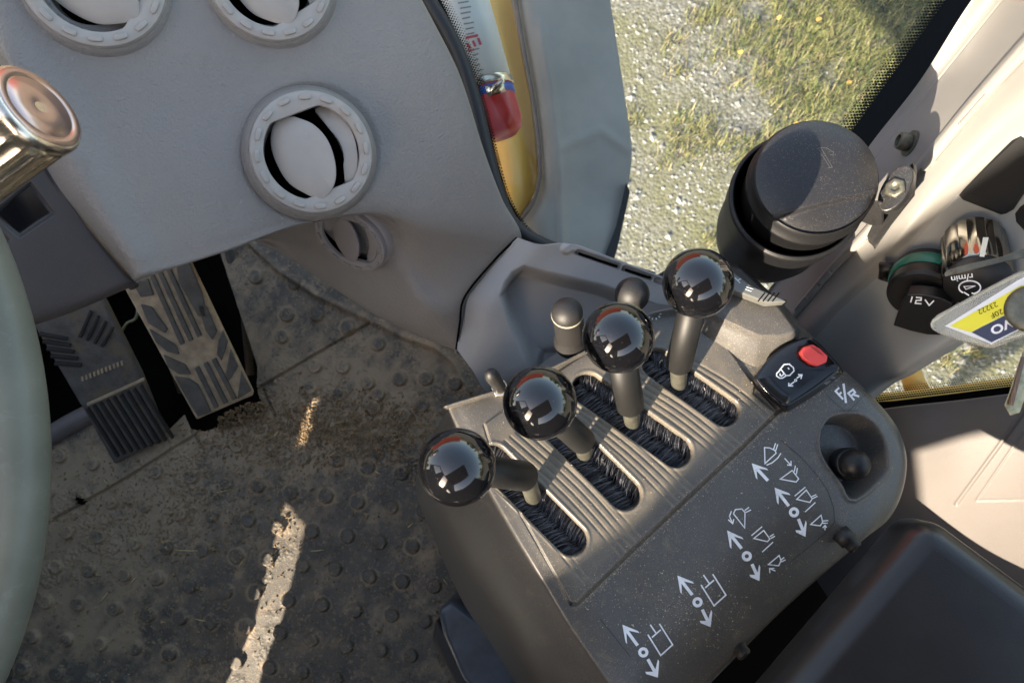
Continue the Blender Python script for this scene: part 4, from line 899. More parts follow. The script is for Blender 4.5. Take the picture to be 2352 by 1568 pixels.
# grit lying on the console
def grit():
    v, f = [], []; base = [V(1, 0, -.3), V(-.6, .9, -.3), V(-.6, -.9, -.3), V(0, 0, .8)]; n = 0
    seam_ = [(1326, 1386), (1450, 1265), (1600, 1123), (1785, 946), (1935, 852)]
    while n < 1500:
        u = random.random()
        if u < .35:
            k_ = random.randrange(4); tt = random.random(); x = seam_[k_][0] * (1 - tt) + seam_[k_ + 1][0] * tt + random.gauss(4, 9); y = seam_[k_][1] * (1 - tt) + seam_[k_ + 1][1] * tt + random.gauss(4, 9)
        elif u < .55: x, y = random.gauss(1560, 80), random.gauss(1400, 60)
        elif u < .65: x, y = random.gauss(1745, 40), random.gauss(920, 40)
        else: x, y = random.uniform(1100, 2060), random.uniform(700, 1568)
        p, nn = KS.at(x, y, .0001)
        if p is None or nn[2] < .8: continue
        n += 1; r = random.uniform(.00014, .00038) * (2.2 if random.random() < .03 else 1); a = random.uniform(0, 6.28); ca, sa = math.cos(a), math.sin(a); k = len(v)
        for q in base:
            q = q * V(r * random.uniform(.8, 2.6), r, r); v.append(p + V(q[0] * ca - q[1] * sa, q[0] * sa + q[1] * ca, q[2] + r * .3))
        f += [(k, k + 1, k + 3), (k + 1, k + 2, k + 3), (k + 2, k, k + 3)]
    tag(obj('console_grit', (v, f), mat('pale_grit', (.40, .34, .24), .8, var=.4, vs_=300), smooth=False), 'fine pale grit and dust specks scattered on the lever console', 'grit', kind='stuff')
grit()
# lower housing of the console
lowb = mat('console_base_plastic', (.12, .108, .10), .5, var=.06, vs_=20, grain=.1)
obj('base_housing', prism([P(x, y, .30) for x, y in [(1010, 1130), (1060, 1240), (1140, 1390), (1330, 1700), (1560, 1640), (1900, 1235), (1990, 1080), (1840, 850), (1700, 720), (1450, 690), (1080, 950)]],
    [P(x, y, .05) - P(x2, y2, .30) for (x, y), (x2, y2) in zip([(985, 1130), (1000, 1230), (1092, 1420), (1290, 1720), (1520, 1560), (1780, 1230), (1860, 1080), (1740, 900), (1640, 800), (1440, 760), (1110, 960)],
    [(1010, 1130), (1060, 1240), (1140, 1390), (1330, 1700), (1560, 1640), (1900, 1235), (1990, 1080), (1840, 850), (1700, 720), (1450, 690), (1080, 950)])]), lowb, con, smooth=False)

# ------------------------------------------------------------------ levers
LV = [((1050, 1072), 91, (1206, 1093), (1224, 1140), .0098, 'lever nearest the floor, its shiny black ball hanging over the left edge of the console'),
      ((1240, 925), 87, (1338, 1013), (1342, 1040), .0090, 'second lever from the left edge, ball beside the small toggle switch'),
      ((1420, 775), 84, (1447, 931), (1452, 968), .0098, 'third lever with upright sleeve between the tall rubber switch and the gear symbol'),
      ((1603, 650), 82, (1559, 838), (1559, 880), .0092, 'rightmost lever, its ball below the black cup in the holder')]
for (bx, by), r, se, be, sr, lab in LV:
    d = .0200 * F / r * 1.0; bcn = W(bx, by, d); base = K(*be, -.002)
    d1 = np.linalg.norm(bcn - C); 
    t = thing('control_lever', lab, 'lever', K(*be, -.012), 'ball topped hydraulic levers')
    # sleeve end sits between ball and base, at the measured direction
    zb = -((C - bcn).dot(R @ V(0, 0, 1)) * -1); dz = lambda p: -((p - C) @ R)[2]
    ds = dz(bcn) + (dz(base) - dz(bcn)) * .66; sp = W(*se, ds)
    k = obj('ball_knob', sphere(bcn, .0197, 64, 40), M['ball'], t)
    sd = nz(sp - bcn)
    obj('sleeve', tube([bcn + sd * .012, sp - sd * .002, sp], [sr * .86, sr * .95, sr * .86], 32), M['sleeve'], t)
    obj('sleeve_cuff', lathe(sp, -sd, [(sr * .2, -.0012), (sr * .80, -.0012), (sr * .86, 0)], 32), M['tape'], t) if False else None
    obj('shaft', tube([sp - sd * .01, sp + sd * .002, base, base - V(0, 0, .02)], [.0056] * 4, 24), M['steel'], t)

# ------------------------------------------------------------------ right hand pillar and control panel
t = thing('cab_pillar', 'pale grey cab pillar with painted ridges, black blanks and round sockets', 'pillar', W(2100, 400, .56))
st = [ # outer edge, edge2, groove left, groove right, ridge, crease, panel
 [(1560,900,.72),(1600,890,.71),(1640,940,.70),(1650,950,.70),(1720,900,.66),(1770,880,.65),(1790,960,.66),(1830,1040,.65),(1850,1075,.67)],
 [(1740,700,.67),(1775,690,.66),(1880,655,.615),(1890,650,.613),(1915,690,.60),(1935,712,.60),(1950,800,.605),(2000,885,.59),(2022,905,.61)],
 [(1880,520,.63),(1905,500,.62),(1988,537,.57),(1998,531,.567),(2040,560,.548),(2065,592,.548),(2080,700,.55),(2088,832,.54),(2112,850,.56)],
 [(1990,345,.60),(2010,360,.585),(2092,412,.525),(2103,403,.522),(2150,430,.505),(2192,455,.505),(2250,560,.51),(2300,690,.48),(2330,715,.50)],
 [(2110,190,.55),(2150,200,.535),(2220,258,.475),(2231,248,.472),(2270,300,.460),(2320,335,.46),(2400,450,.46),(2440,560,.44),(2470,590,.46)],
 [(2232,0,.50),(2298,0,.49),(2352,112,.425),(2363,101,.422),(2400,170,.41),(2450,230,.41),(2530,330,.42),(2560,440,.40),(2590,460,.42)],
 [(2380,-180,.45),(2430,-160,.44),(2520,-60,.37),(2530,-70,.37),(2560,-10,.36),(2600,60,.36),(2680,160,.37),(2700,260,.36),(2720,280,.38)]]
g = grid([[W(*c) for c in r] for r in st], 420, 460); px, py = proj(g)
h = -.0012 * (1 - sstep(2.5, 5.5, line_d(px, py, [(1640, 945), (1885, 652), (1993, 534), (2098, 407), (2226, 253), (2358, 106), (2525, -65)])))
h += -.0006 * (1 - sstep(1, 3, line_d(px, py, [(1600, 860), (1768, 672), (2012, 362), (2300, 2)])))
g = g + gnorm(g) * h[..., None]; pm = gmesh(g); PS = Surf(pm)
po = obj('pillar_shell', pm, M['cream'], t); solid(po, .003)
po.data.materials.append(M['panelgrey'])
# the control panel zone is painted mid grey
zone = [(1790, 870), (1929, 712), (2070, 590), (2196, 450), (2352, 300), (2460, 215), (2800, 200), (2800, 600), (2300, 900), (2000, 1200), (1700, 1200)]
cx_ = np.array([0]); ff = pm[1]; cen = pm[0][ff].mean(1); fx, fy = proj(cen); zi = (poly_sd(fx, fy, zone) > 0).astype(int)
po.data.polygons.foreach_set('material_index', [int(i) for i in zi])
pset = lambda pts, h=0.: [PS(x, y, h) for x, y in pts]
for q in ([(2203, 447), (2212, 436), (2325, 322), (2345, 312), (2400, 340), (2395, 380), (2330, 480), (2312, 490), (2300, 492), (2212, 458)], [(2333, 490), (2345, 474), (2400, 440), (2460, 500), (2420, 560), (2360, 535), (2336, 510)]):
    vf = fillpoly(q, PS, .0006); o_ = obj('switch_blank', vf, M['black'], t, smooth=False); solid(o_, .0004, 1)
# bolt on the pillar
c_, n2 = PS.at(2092, 330); n2 = nz(n2 + .5 * (R @ V(-1, .1, 0)))
bo = obj('bolt', merge(lathe(c_, n2, [(.0095, -.002), (.0095, .0015), (.006, .0015)], 32), lathe(c_ + n2 * .002, n2, [(.0062, 0), (.0066, .004), (.0058, .0075), (.004, .008), (.0035, .0055), (.001, .005)], 32)), M['steel'], t); auto(bo, 40)
# 12 V socket
c_, n_p = PS.at(2124, 662); zax = nz(n_p * .5 + (R @ V(-.12, -.75, .30)))
c0 = W(2124, 648, .53); e1 = R @ V(1, 0, 0); rad = 73 * .53 / F
sock = obj('power_socket', lathe(c0 - zax * .012, zax, [(rad * .94, 0), (rad * .96, .014), (rad * .99, .016), (rad * .99, .026), (rad * .9, .028)], 56, up=R @ V(0, 1, 0)), M['black'], t, label='12V power socket cap with green ring'); auto(sock, 40)
obj('green_seal', lathe(c0 + zax * .0, zax, [(rad * 1.0, -.006), (rad * 1.05, -.003), (rad * 1.05, .002), (rad * 1.0, .005)], 56, cap=False), M['green'], sock)
fz = .031; tq = c0 + zax * fz
TP = lambda x, y, h=0.: PL(x, y, tq, zax, h)
tabp = [(2076, 697), (2080, 680), (2098, 676), (2130, 678), (2160, 684), (2186, 692), (2182, 715), (2166, 772), (2135, 770), (2100, 762), (2054, 748), (2062, 722)]
tabp = [(2084, 676), (2110, 675), (2140, 679), (2166, 686), (2187, 696), (2178, 730), (2164, 770), (2130, 769), (2090, 760), (2052, 748), (2066, 710)]
tb_ = obj('socket_tab', prism([TP(*q) for q in tabp], -zax * .010), M['black'], sock, smooth=False); bevel(tb_, .0008)
c5 = lambda p: ((2100 + p[0] * .33165) / 1.0884, (480 + p[1] * .33165) / 1.0884)
obj('printed_12v', merge(*strokes([[(545, 787), (532, 832)], [(572, 793), (612, 797), (610, 815), (574, 817), (568, 838), (614, 842)], [(640, 810), (672, 854), (708, 818)]], c5, 3.2, lambda x, y, h=0: TP(x, y, .0003))), M['white'], tb_, smooth=False)
obj('side_clip', tube([PS(2068, 645, .0), PS(2048, 625, .01), PS(2052, 605, .013), PS(2072, 612, .008)], [.004, .0045, .0045, .004], 8), M['black'], t)
# engine speed knob
kq0, kq1 = W(2238, 575, .500), W(2236, 650, .478); zk = nz(kq1 - kq0); H = np.linalg.norm(kq1 - kq0); zk2 = nz(zk + (R @ V(0, 0, .12)))
kr = .0200
def knob():
    fr = frame(zk2, R @ V(0, 1, 0)); n = 96; v = []
    for (s_, hh_) in ((1, -.01), (1, H * .2), (1, H - .002), (.95, H)):
        for j in range(n):
            a = j * 2 * math.pi / n; r_ = kr * s_ * (1 - .035 * (math.sin(a * 12) > .2))
            v.append(kq0 + fr[0] * r_ * math.cos(a) + fr[1] * r_ * math.sin(a) + fr[2] * hh_)
    return v, [(i * n + j, i * n + (j + 1) % n, (i + 1) * n + (j + 1) % n, (i + 1) * n + j) for i in range(3) for j in range(n)] + [tuple(3 * n + j for j in range(n))]
kb = obj('rotary_knob', knob(), mat('smoked_chrome', (.30, .285, .25), .14, 1., var=.1, vs_=80), t, label='chrome rimmed rotary knob with engine speed symbol'); auto(kb, 30)
obj('knob_face', lathe(kq0 + zk2 * (H + .0002), zk2, [(kr * .97, 0), (kr * .94, .0015), (.001, .0015)], 56), M['black'], kb)
KP = lambda x, y, h=0.: PL(x, y, kq0 + zk2 * (H + .0022), zk2, h)
cC = lambda p: (2076.4 + p[0] * .2929, 514.5 + p[1] * .2929)
fr_ = frame(zk2, R @ V(0, 1, 0))
obj('pointer_line', prism([W(x, y, .462) for x, y in [(2258, 545), (2271, 545), (2261, 590), (2250, 589)]], ray(2260, 560) * .006), mat('ivory', (.75, .72, .6), .4), kb, smooth=False)
obj('engine_speed_symbol', merge(text_on('r/min', cC((455, 420)), (-24, 3.6), (3, 19), KP, 0, bold=.02), ribbon([cC((515 + 85 * math.cos(a), 497 + 52 * math.sin(a))) for a in np.linspace(2.2, 2.2 + 5.3, 30)], 3.4, KP, 0), ribbon([cC((560, 485)), cC((470, 490)), cC((485, 512)), cC((560, 485))], 2, KP, 0), ribbon([cC((470, 535)), cC((510, 560))], 3.2, KP, 0), ribbon([cC((530, 540)), cC((570, 555))], 3.2, KP, 0)), M['white'], kb, smooth=False)

# bunch of keys hanging in front of the panel
t = thing('ignition_key', 'worn brass ignition key blade crossing the rotary knob', 'key', W(2300, 600, .42))
kd = W(2180, 622, .425); ke = W(2420, 570, .40)
o_ = obj('key_blade', merge(prism([W(x, y, .42 - (x - 2168) * .00009) for x, y in [(2168, 628), (2175, 620), (2230, 605), (2300, 590), (2343, 573), (2400, 560), (2402, 588), (2345, 594), (2310, 600), (2240, 618), (2170, 636)]], ray(2300, 600) * .003)), M['steel'], t, smooth=False); bevel(o_, .0006)
obj('key_notch', merge(*[tube([W(2185 + i * 26, 625 - i * 7, .4185), W(2197 + i * 26, 622 - i * 7, .4175)], .0012, 6) for i in range(5)]), M['brown'], t)
t = thing('door_key', 'long brass key hanging in front of the lower window at the right edge', 'key', W(2330, 880, .40))
o_ = obj('key_blade', prism([W(x, y, .40) for x, y in [(2352, 800), (2375, 800), (2360, 880), (2352, 920), (2342, 948), (2320, 955), (2306, 930), (2312, 915), (2318, 900), (2334, 850)]], ray(2330, 880) * .003), mat('brassy_steel', (.42, .36, .22), .3, .8, var=.3, vs_=250), t, smooth=False); bevel(o_, .0007)
obj('key_groove', tube([W(2350, 820, .399), W(2335, 880, .399), W(2322, 930, .399)], .0012, 6), M['brown'], t)
t = thing('key_fob', 'clear plastic key fob with yellow and navy label hanging from the keys', 'key fob', W(2280, 720, .36))
fq = W(2260, 710, .365); fn = nz(nz(C - fq) + .25 * (R @ V(-.5, .8, 0)))
FP = lambda x, y, h=0.: PL(x, y, fq, fn, h)
ot = [c5(p) for p in [(676, 995), (690, 960), (735, 920), (1000, 775), (1320, 607), (1387, 585), (1600, 520), (1750, 800), (1600, 1000), (1155, 1162), (1110, 1165), (900, 1120), (740, 1060), (690, 1030)]]
o_ = obj('fob_body', prism([FP(*q) for q in ot], -fn * .005), M['clear'], t, smooth=False); bevel(o_, .0018, 4)
lab = [c5(p) for p in [(790, 1010), (1340, 665), (1560, 560), (1640, 860), (1400, 1010), (1142, 1145)]]
obj('label_backing', prism([FP(*q, .0003) for q in lab], -fn * .0002), M['extwhite'], t, smooth=False)
obj('yellow_label', prism([FP(*q, .0005) for q in [c5(p) for p in [(828, 1008), (1360, 705), (1480, 690), (1450, 850), (1330, 880), (985, 1056)]]], -fn * .0002), M['yellowlabel'], t, smooth=False)
obj('navy_label', prism([FP(*q, .0005) for q in [c5(p) for p in [(990, 1056), (1335, 882), (1460, 850), (1480, 960), (1387, 1012), (1142, 1132)]]], -fn * .0002), M['navy'], t, smooth=False)
fon = lambda x, y, h=0.: FP(x, y, .0007 + h)
d_ = nz(V(-.91, .41)); u_ = V(.41, .80)
obj('label_print', merge(text_on('23222', c5((1112, 873)), d_ * 19.5, u_ * 19, fon, 0, .0), text_on('L120F', c5((1212, 900)), d_ * 21, u_ * 19, fon, 0, .0)), M['void'], t, smooth=False)
obj('brand_print', text_on('VOLVO', c5((1322, 965)), d_ * 37, u_ * 31, fon, 0, .03), M['white'], t, smooth=False)
gp = FP(*c5((1450, 880)), .001); obj('grommet', lathe(gp, fn, [(.0045, -.005), (.011, -.005), (.0115, .001), (.009, .0025), (.0045, .001)], 32), M['steel'], t)
obj('key_ring', tube([gp + fn * .004 + (R @ V(math.cos(a) * .016 + .016, math.sin(a) * .016, .0)) for a in np.linspace(0, 6.28, 40)], .0012, 8), M['chrome'], t)

# ------------------------------------------------------------------ cup holder and ashtray cup
lid = W(1878, 402, .470); down = V(0, 0, -1)
t = thing('cup_holder', 'black cup holder ring and pot bolted to the pale pillar', 'cup holder', lid + down * .15)
pc = lid + down * .034 + R @ V(-.004, -.002, 0)
pot = lathe(pc, down, [(.0432, -.001), (.0440, .0005), (.0438, .003), (.0432, .004), (.0435, .03), (.0425, .036), (.0415, .075), (.0385, .098), (.034, .106), (.026, .109), (.001, .110)], 96, cap=False)
po_ = obj('pot', pot, M['black'], t); solid(po_, .0018)
obj('rim_band', lathe(pc, down, [(.0438, .0), (.0448, .0004), (.0448, .0075), (.0438, .0085)], 96, cap=False), M['black'], t)
br1, br2 = W(2000, 470, .487), W(2052, 440, .498)
zb_ = nz(PS.at(2070, 470)[1]) if PS.at(2070, 470)[0] is not None else nz(R @ V(-.5, -.5, .7))
hold = mat('bracket_plastic', (.02, .02, .021), .35, grain=.3, gs=500, dust=.5, dth=.6)
o_ = obj('bracket_arm', prism([W(x, y, d) for x, y, d in [(1978, 470, .492), (2005, 460, .478), (2030, 462, .482), (2030, 515, .505), (2000, 518, .515), (1970, 505, .51)]], ray(2000, 480) * .02), hold, t, smooth=False); bevel(o_, .0015)
pl_ = [(2018, 455, .490), (2042, 418, .484), (2056, 404, .482), (2068, 400, .482), (2096, 369, .487), (2098, 380, .487), (2093, 440, .498), (2040, 505, .512), (2000, 560, .535), (1994, 555, .54), (1990, 540, .54), (2010, 500, .52)]
o_ = obj('bracket_plate', prism([W(*q) for q in pl_], (R @ V(.006, -.002, -.006))), hold, t, smooth=False); bevel(o_, .0012)
bz = nz(R @ V(-.62, .12, .75)); bc_ = W(2056, 432, .480)
o_ = obj('bracket_boss', prism([bc_ + frame(bz, R @ V(.55, .8, 0))[0] * .0085 * math.cos(a) + frame(bz, R @ V(.55, .8, 0))[1] * .016 * math.sin(a) for a in np.linspace(0, 6.28, 28)[:-1]], -bz * .009), hold, t, smooth=False); bevel(o_, .001)
obj('bracket_bolt', lathe(bc_, bz, [(.0068, 0), (.0068, .0012), (.0055, .002), (.003, .002), (.0025, .0008), (.0005, .0008)], 6), M['steel'], t)
t = thing('lidded_cup', 'black lidded cup with dusty domed lid sitting in the holder', 'cup', lid + down * .1)
obj('cup_body', lathe(lid, down, [(.0375, .004), (.0392, .006), (.0395, .016), (.0405, .0165), (.0408, .020), (.0395, .0205), (.0392, .045), (.037, .055)], 96, cap=False), M['black'], t)
def lid_mesh():
    n, m = 120, 60; v = []; x_, y_ = R @ V(1, 0, 0), None
    ex = nz(np.cross(R @ V(0, 1, 0), V(0, 0, 1))); ey = np.cross(V(0, 0, 1), ex)
    for i in range(m + 1):
        r = i / m
        for j in range(n):
            a = j * 2 * math.pi / n; X_, Y_ = r * math.cos(a), r * math.sin(a)
            hgt = .0065 * (1 - r ** 3.2)
            # raised thumb tab side: flat facet bounded by two chords
            s1 = X_ * .20 + Y_ * .98 - .30; s2 = -X_ * .25 + -Y_ * .97 - .48; hgt += -.0022 * sstep(0, .05, s1) * 0 
            wedge = min(.24 - (Y_ - .17 * X_ - .02), .9); hgt -= .0035 * float(sstep(0., .06, -(X_ * .16 - Y_ + .34) if X_ < -.3 else -1)) * 0
            hgt -= .0036 * float(sstep(0, .05, -(Y_ * .97 - .24 * X_ + .50)))
            q = -.98 * Y_ - .25 * X_ - .42; pass
            v.append(lid + (ex * X_ + ey * Y_) * .0376 + V(0, 0, 1) * (hgt - .003))
    f = [(i * n + j, i * n + (j + 1) % n, (i + 1) * n + (j + 1) % n, (i + 1) * n + j) for i in range(m) for j in range(n)]
    return v, f
lidm = lid_mesh()
lo = obj('lid', lidm, mat('lid_plastic', (.016, .016, .018), .36, grain=.35, gs=700, dust=.5, dth=.63, dsc=1500, gdist=.0004), t)
LS = Surf(lidm)
cig = strokes([[(640, 835), (705, 940)], [(655, 830), (718, 938)], [(690, 943), (720, 938)], [(630, 835), (655, 828), (690, 832), (712, 848), (725, 852), (722, 868), (705, 868)]], lambda p: (1617 + p[0] * .4102, p[1] * .4102), 1.5, LS, h=.0003)
obj('embossed_symbol', merge(*[s for s in cig if len(s[0])]), mat('embossed_edge', (.07, .07, .07), .5), lo, smooth=False)
sc_ = ribbon([(1750, 342), (1800, 334), (1858, 328)], 2.6, LS, .0002)
if len(sc_[0]): obj('scratch', sc_, mat('scratch_tan', (.25, .19, .16), .5), lo, smooth=False)

# ------------------------------------------------------------------ lower right window and trim
wq = W(2250, 850, .66); wnn = nz(nz(C - wq) + .4 * (R @ V(-.3, -.8, 0)))
WP = lambda x, y, h=0.: PL(x, y, wq, wnn, h)
t = thing('side_window', 'small lower side window with dotted edge beside the pale pillar', 'window', WP(2200, 880))
obj('pane', prism([WP(x, y) for x, y in [(1900, 960), (1900, 700), (2600, 400), (2700, 880), (2352, 905), (2040, 935)]], -wnn * .004), M['glass'], t, smooth=False)
obj('printed_border', prism([WP(x, y, .0015) for x, y in [(1960, 925), (2050, 921), (2200, 903), (2352, 883), (2700, 830), (2700, 900), (2352, 912), (2050, 945), (1960, 950)]], -wnn * .0006), M['frit'], t, smooth=False)
def dots2():
    v, f = [], []
    for r in range(6):
        for i in range(66):
            s = (i + .5 * (r % 2)) / 62.; x, y = 2010 + 342 * s, 922 - 40 * s - 2 - r * 5.2
            c = WP(x, y, .0017); e = WP(x + 10, y, .0017) - c; rr = (2.7 - r * .30) / 10 * np.linalg.norm(e); u = nz(e); w2 = np.cross(wnn, u); k = len(v)
            for j in range(8): a = j * math.pi / 4; v.append(c + (u * math.cos(a) + w2 * math.sin(a)) * rr)
            f.append(tuple(range(k, k + 8)))
    return v, f
obj('printed_dots', dots2(), M['frit'], t, smooth=False)
t = thing('yellow_handrail', 'yellow painted steel sill and post outside the small lower window', 'handrail', W(2200, 900, .8))
o_ = obj('sill_rail', prism([W(x, y, .80) for x, y in [(1960, 905), (2060, 900), (2200, 884), (2352, 862), (2500, 830), (2500, 940), (1960, 980)]], ray(2200, 900) * .03), M['yellow'], t, smooth=False); bevel(o_, .004)
obj('post', tube([W(2075, 800, 1.1), W(2088, 850, 1.0), W(2108, 900, .85)], .013, 16), M['yellow'], t)

rows = [[(1900, 960, .72), (2050, 938, .66), (2200, 922, .63), (2352, 903, .60), (2500, 885, .58)],
        [(1900, 1050, .74), (2060, 1030, .67), (2210, 1010, .64), (2352, 985, .61), (2500, 960, .59)],
        [(1880, 1180, .78), (2060, 1150, .71), (2215, 1140, .67), (2352, 1130, .64), (2500, 1120, .62)],
        [(1840, 1320, .84), (2000, 1300, .78), (2200, 1300, .73), (2352, 1290, .70), (2500, 1290, .68)],
        [(1800, 1500, .90), (2000, 1500, .86), (2200, 1480, .82), (2352, 1460, .80), (2500, 1450, .78)]]
rows = [r + [(r[-1][0] + 450, r[-1][1] - 60, r[-1][2] - .05)] for r in rows]
g = grid([[W(*c) for c in r] for r in rows], 300, 300); px, py = proj(g)
h = -.0015 * (1 - sstep(2, 6, line_d(px, py, [(2197, 1157), (2326, 981), (2390, 890)]))) - .0008 * (1 - sstep(1, 3.5, line_d(px, py, [(2352, 989), (2243, 1149), (2400, 1147)])))
g = g + gnorm(g) * h[..., None]
t = thing('side_trim', 'mauve grey lower side trim, sunlit, between the small window and the armrest', 'trim panel', W(2200, 1100, .7))
solid(obj('trim_moulding', gmesh(g), M['trim'], t), .003)

# armrest
t = thing('armrest', 'black vinyl padded armrest in the lower right corner', 'armrest', W(2150, 1450, .5))
ap = [(2136, 1176), (2588, 1508), (2700, 1800), (2300, 2100), (1618, 1785)]
za = .485
o_ = obj('armrest_pad', prism([P(x, y, za) for x, y in ap], V(0, 0, -.05)), M['arm'], t, smooth=False)
b_ = o_.modifiers.new('bevel', 'BEVEL'); b_.width = .016; b_.segments = 8; b_.limit_method = 'ANGLE'; b_.angle_limit = .5
o_.data.polygons.foreach_set('use_smooth', [True] * len(o_.data.polygons))
b_.harden_normals = False
# seat base parts by the floor
t = thing('seat_base', 'dark seat suspension housing under the lever console, partly glossy blue grey, with a black box for the shade behind', 'seat base', P(1150, 1500, .1))
bevel(obj('suspension_cover', prism([P(x, y, .10) for x, y in [(1003, 1400), (1040, 1375), (1130, 1440), (1260, 1640), (1180, 1700), (1060, 1560), (1015, 1460)]], V(0, 0, -.08)), mat('blue_grey_gloss', (.05, .06, .075), .25, var=.3, vs_=30), t, smooth=False), .008, 4)
bevel(obj('runner', prism([P(x, y, .05) for x, y in [(1000, 1420), (1150, 1600), (1250, 1700), (1150, 1720), (1060, 1600), (990, 1470)]], V(0, 0, -.05)), M['rubber'], t, smooth=False), .006)
obj('gap_shade_box', box(V(.0, -.30, .14), np.eye(3), (.20, .24, .28)), M['void'], t, smooth=False)  # black box added to paint the shade under console and armrest

# ------------------------------------------------------------------ steering wheel and spinner knob
t = thing('steering_wheel', 'worn grey green steering wheel rim curving down the left edge', 'steering wheel', W(-500, 1010, .45))
wc = W(-700, 1030, .46); we = W(47, 1015, .405); wx = nz(we - wc); wr = np.linalg.norm(we - wc); wy = nz(R @ V(.0, 1, .0) - wx * (R @ V(0, 1, 0)).dot(wx))
ring_ = [wc + (wx * math.cos(a) + wy * math.sin(a) * 1.02) * wr for a in np.linspace(math.pi, 3 * math.pi, 161)]
v, f = tube(ring_, .0145, 32, caps=False); obj('rim', (v, f), M['wheel'], t)
obj('spoke', tube([wc, wc + (wx * math.cos(.9 + 2) + wy * math.sin(.9 + 2)) * wr], .012, 12), M['black'], t)
t = thing('spinner_knob', 'fluted chrome spinner knob with flat round cap on the steering wheel', 'knob', W(0, 330, .37))
sc = W(93, 246, .325); rd_ = nz(C - sc); lt_ = R @ V(.80, .60, 0); lt_ = nz(lt_ - rd_ * lt_.dot(rd_)); zs = nz(rd_ * .54 + lt_ * .84); fr = frame(zs); n = 144; v = []; rs = .0205
for (s_, hh_, fl_) in ((1, -.09, 1), (1, -.012, 1), (1.0, -.0075, .6), (1.03, -.006, 0), (1.03, -.0025, 0), (.985, -.0006, 0), (.93, .0, 0)):
    for j in range(n):
        a = 2 * math.pi * j / n; r_ = rs * s_ * (1 - fl_ * .07 * abs(math.sin(a * 9)) ** .6)
        v.append(sc + fr[0] * r_ * math.cos(a) + fr[1] * r_ * math.sin(a) + fr[2] * hh_)
f = [(i * n + j, i * n + (j + 1) % n, (i + 1) * n + (j + 1) % n, (i + 1) * n + j) for i in range(6) for j in range(n)] + [tuple(6 * n + j for j in range(n))]
obj('fluted_body', (v, f), M['chrome'], t)
obj('cap', lathe(sc, zs, [(rs * .93, -.0004), (rs * .93, .0003), (rs * .74, .0003), (rs * .735, -.0004), (rs * .72, -.0004), (rs * .715, .0003), (.003, .0003), (.0022, -.0002), (.0005, -.0003)], 96), mat('satin_cap', (.62, .46, .41), .32, 1.), t)

# ------------------------------------------------------------------ the rest of the cab, out of frame: roof, door, rear wall
t = thing('cab_roof', 'dark cab roof lining above the controls', 'roof', V(0, -.4, 1.7)); 
obj('headliner', box(V(-.12, -.68, 1.78), np.eye(3), (1.5, 1.05, .05)), M['roof'], t, smooth=False)
t = thing('cab_sunmask', 'cab door plate added unseen on the left, holes cut to shape the sunlight', 'sunmask', V(-.86, -.2, 0))
def sunmask():  # added plate, out of view, with holes cut to shape the sunlight
    cu = bpy.data.curves.new('sunmask', 'CURVE'); cu.dimensions = '2D'; cu.fill_mode = 'BOTH'; cu.extrude = .012
    def spl(pts):
        s = cu.splines.new('POLY'); s.points.add(len(pts) - 1)
        for i, (a, b) in enumerate(pts): s.points[i].co = (a, b, 0, 1)
        s.use_cyclic_u = True
    spl([(-1.2, .0), (.42, .0), (.42, .80), (.62, .84), (.62, 1.75), (-1.2, 1.75)])
    spl(LEVER_SUN_GAP)
    spl([(.20, 1.12), (.56, 1.12), (.56, 1.68), (.20, 1.68)]); spl(TRIM_SUN_GAP); spl(SPINNER_SUN_GAP)
    for h_ in SLIVERS: spl(h_)
    o = bpy.data.objects.new('d', cu); COL.objects.link(o); dg = bpy.context.evaluated_depsgraph_get(); me = bpy.data.meshes.new_from_object(o.evaluated_get(dg)); bpy.data.objects.remove(o)
    v = [V(-.85 + p.co.z, p.co.x, p.co.y) for p in me.vertices]; f = [tuple(p.vertices) for p in me.polygons]; return v, f
def to_sunmask(p): k = (-.85 - p[0]) / SUN[0]; q = p + SUN * k; return (float(q[1]), float(q[2]))
LEVER_SUN_GAP = [(-.338, .903), (-.20, .898), (-.16, .95), (-.06, 1.7), (-.44, 1.7), (-.44, 1.3), (-.412, 1.10), (-.395, 1.0), (-.375, .94)]  # hole cut for the sun patch on lever plate and pillar
TRIM_SUN_GAP = [to_sunmask(W(*q)) for q in [(2085, 1040, .665), (2280, 983, .625), (2420, 960, .60), (2500, 1300, .66), (2500, 1480, .70), (2197, 1330, .72), (2080, 1200, .69)]]  # hole cut for the sun patch on the lower trim
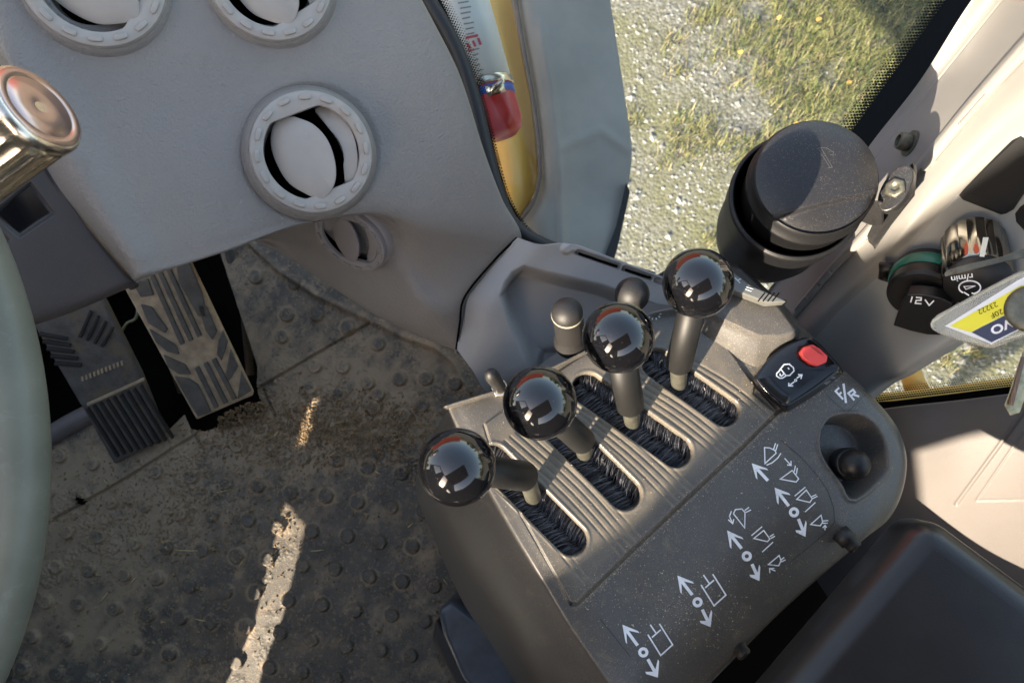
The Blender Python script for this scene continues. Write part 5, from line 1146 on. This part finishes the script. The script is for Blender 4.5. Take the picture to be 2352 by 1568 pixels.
SPINNER_SUN_GAP = [to_sunmask(W(x, y, .345)) for x, y in [(-60, 170), (130, 140), (190, 300), (60, 420), (-60, 470)]]  # hole cut to let the sun onto the spinner knob
SLIVERS = [[to_sunmask(P(x, y, 0)) for x, y in q] for q in ([(655, 1132), (714, 1200), (705, 1255), (670, 1400), (624, 1510), (590, 1640), (470, 1640), (568, 1440), (603, 1290), (633, 1170)], [(750, 900), (740, 960), (712, 1030), (668, 1026), (686, 975), (706, 920)])]  # slots cut for the sun streaks on the floor mat
obj('sunmask_plate', sunmask(), M['column'], t, smooth=False)
t = thing('cab_rear_wall', 'dark rear cab wall behind the seat', 'wall', V(0, -1.15, 0)); obj('rear_panel', box(V(-.1, -1.15, .3), np.eye(3), (1.5, .03, 1.5)), M['roof'], t, smooth=False)

# ------------------------------------------------------------------ what stands around the machine and mirrors in the knobs
t = thing('red_building', 'long red boarded building with pale roof in front of the machine', 'building', V(0, 16, GZ))
obj('wall', box(V(2, 16, GZ + 2.2), np.eye(3), (16, 6, 4.4)), mat('red_boards', (.34, .06, .035), .7, var=.1, vs_=2), t, smooth=False)
obj('roof', prism([V(-6.4, 12.6, GZ + 4.4), V(10.4, 12.6, GZ + 4.4), V(10.4, 16, GZ + 6.2), V(-6.4, 16, GZ + 6.2)], V(0, 0, .12)), mat('roof_sheet', (.25, .25, .26), .5), t, smooth=False)
def wood():
    v, f = [], []
    for i in range(60):
        a = random.uniform(-.2, 5.0) ; d = random.uniform(26, 34)
        c = V(math.cos(a + 1.9) * d, math.sin(a + 1.9) * d, GZ); hgt = random.uniform(4, 8)
        for _ in range(260):
            u = random.random(); r = (1 - u) ** .6 * random.uniform(.8, 2.4); b = random.uniform(0, 6.28)
            p = c + V(math.cos(b) * r, math.sin(b) * r, .8 + u * hgt); k = len(v); q = .55
            v += [p + V(*RNG.uniform(-q, q, 3)) for _ in range(3)]; f.append((k, k + 1, k + 2))
    return v, f
tag(obj('wood', wood(), mat('wood_leaves', (.05, .07, .025), .7, var=.4, vs_=1), smooth=False), 'far off wood standing round the gravel yard', 'wood', kind='stuff')
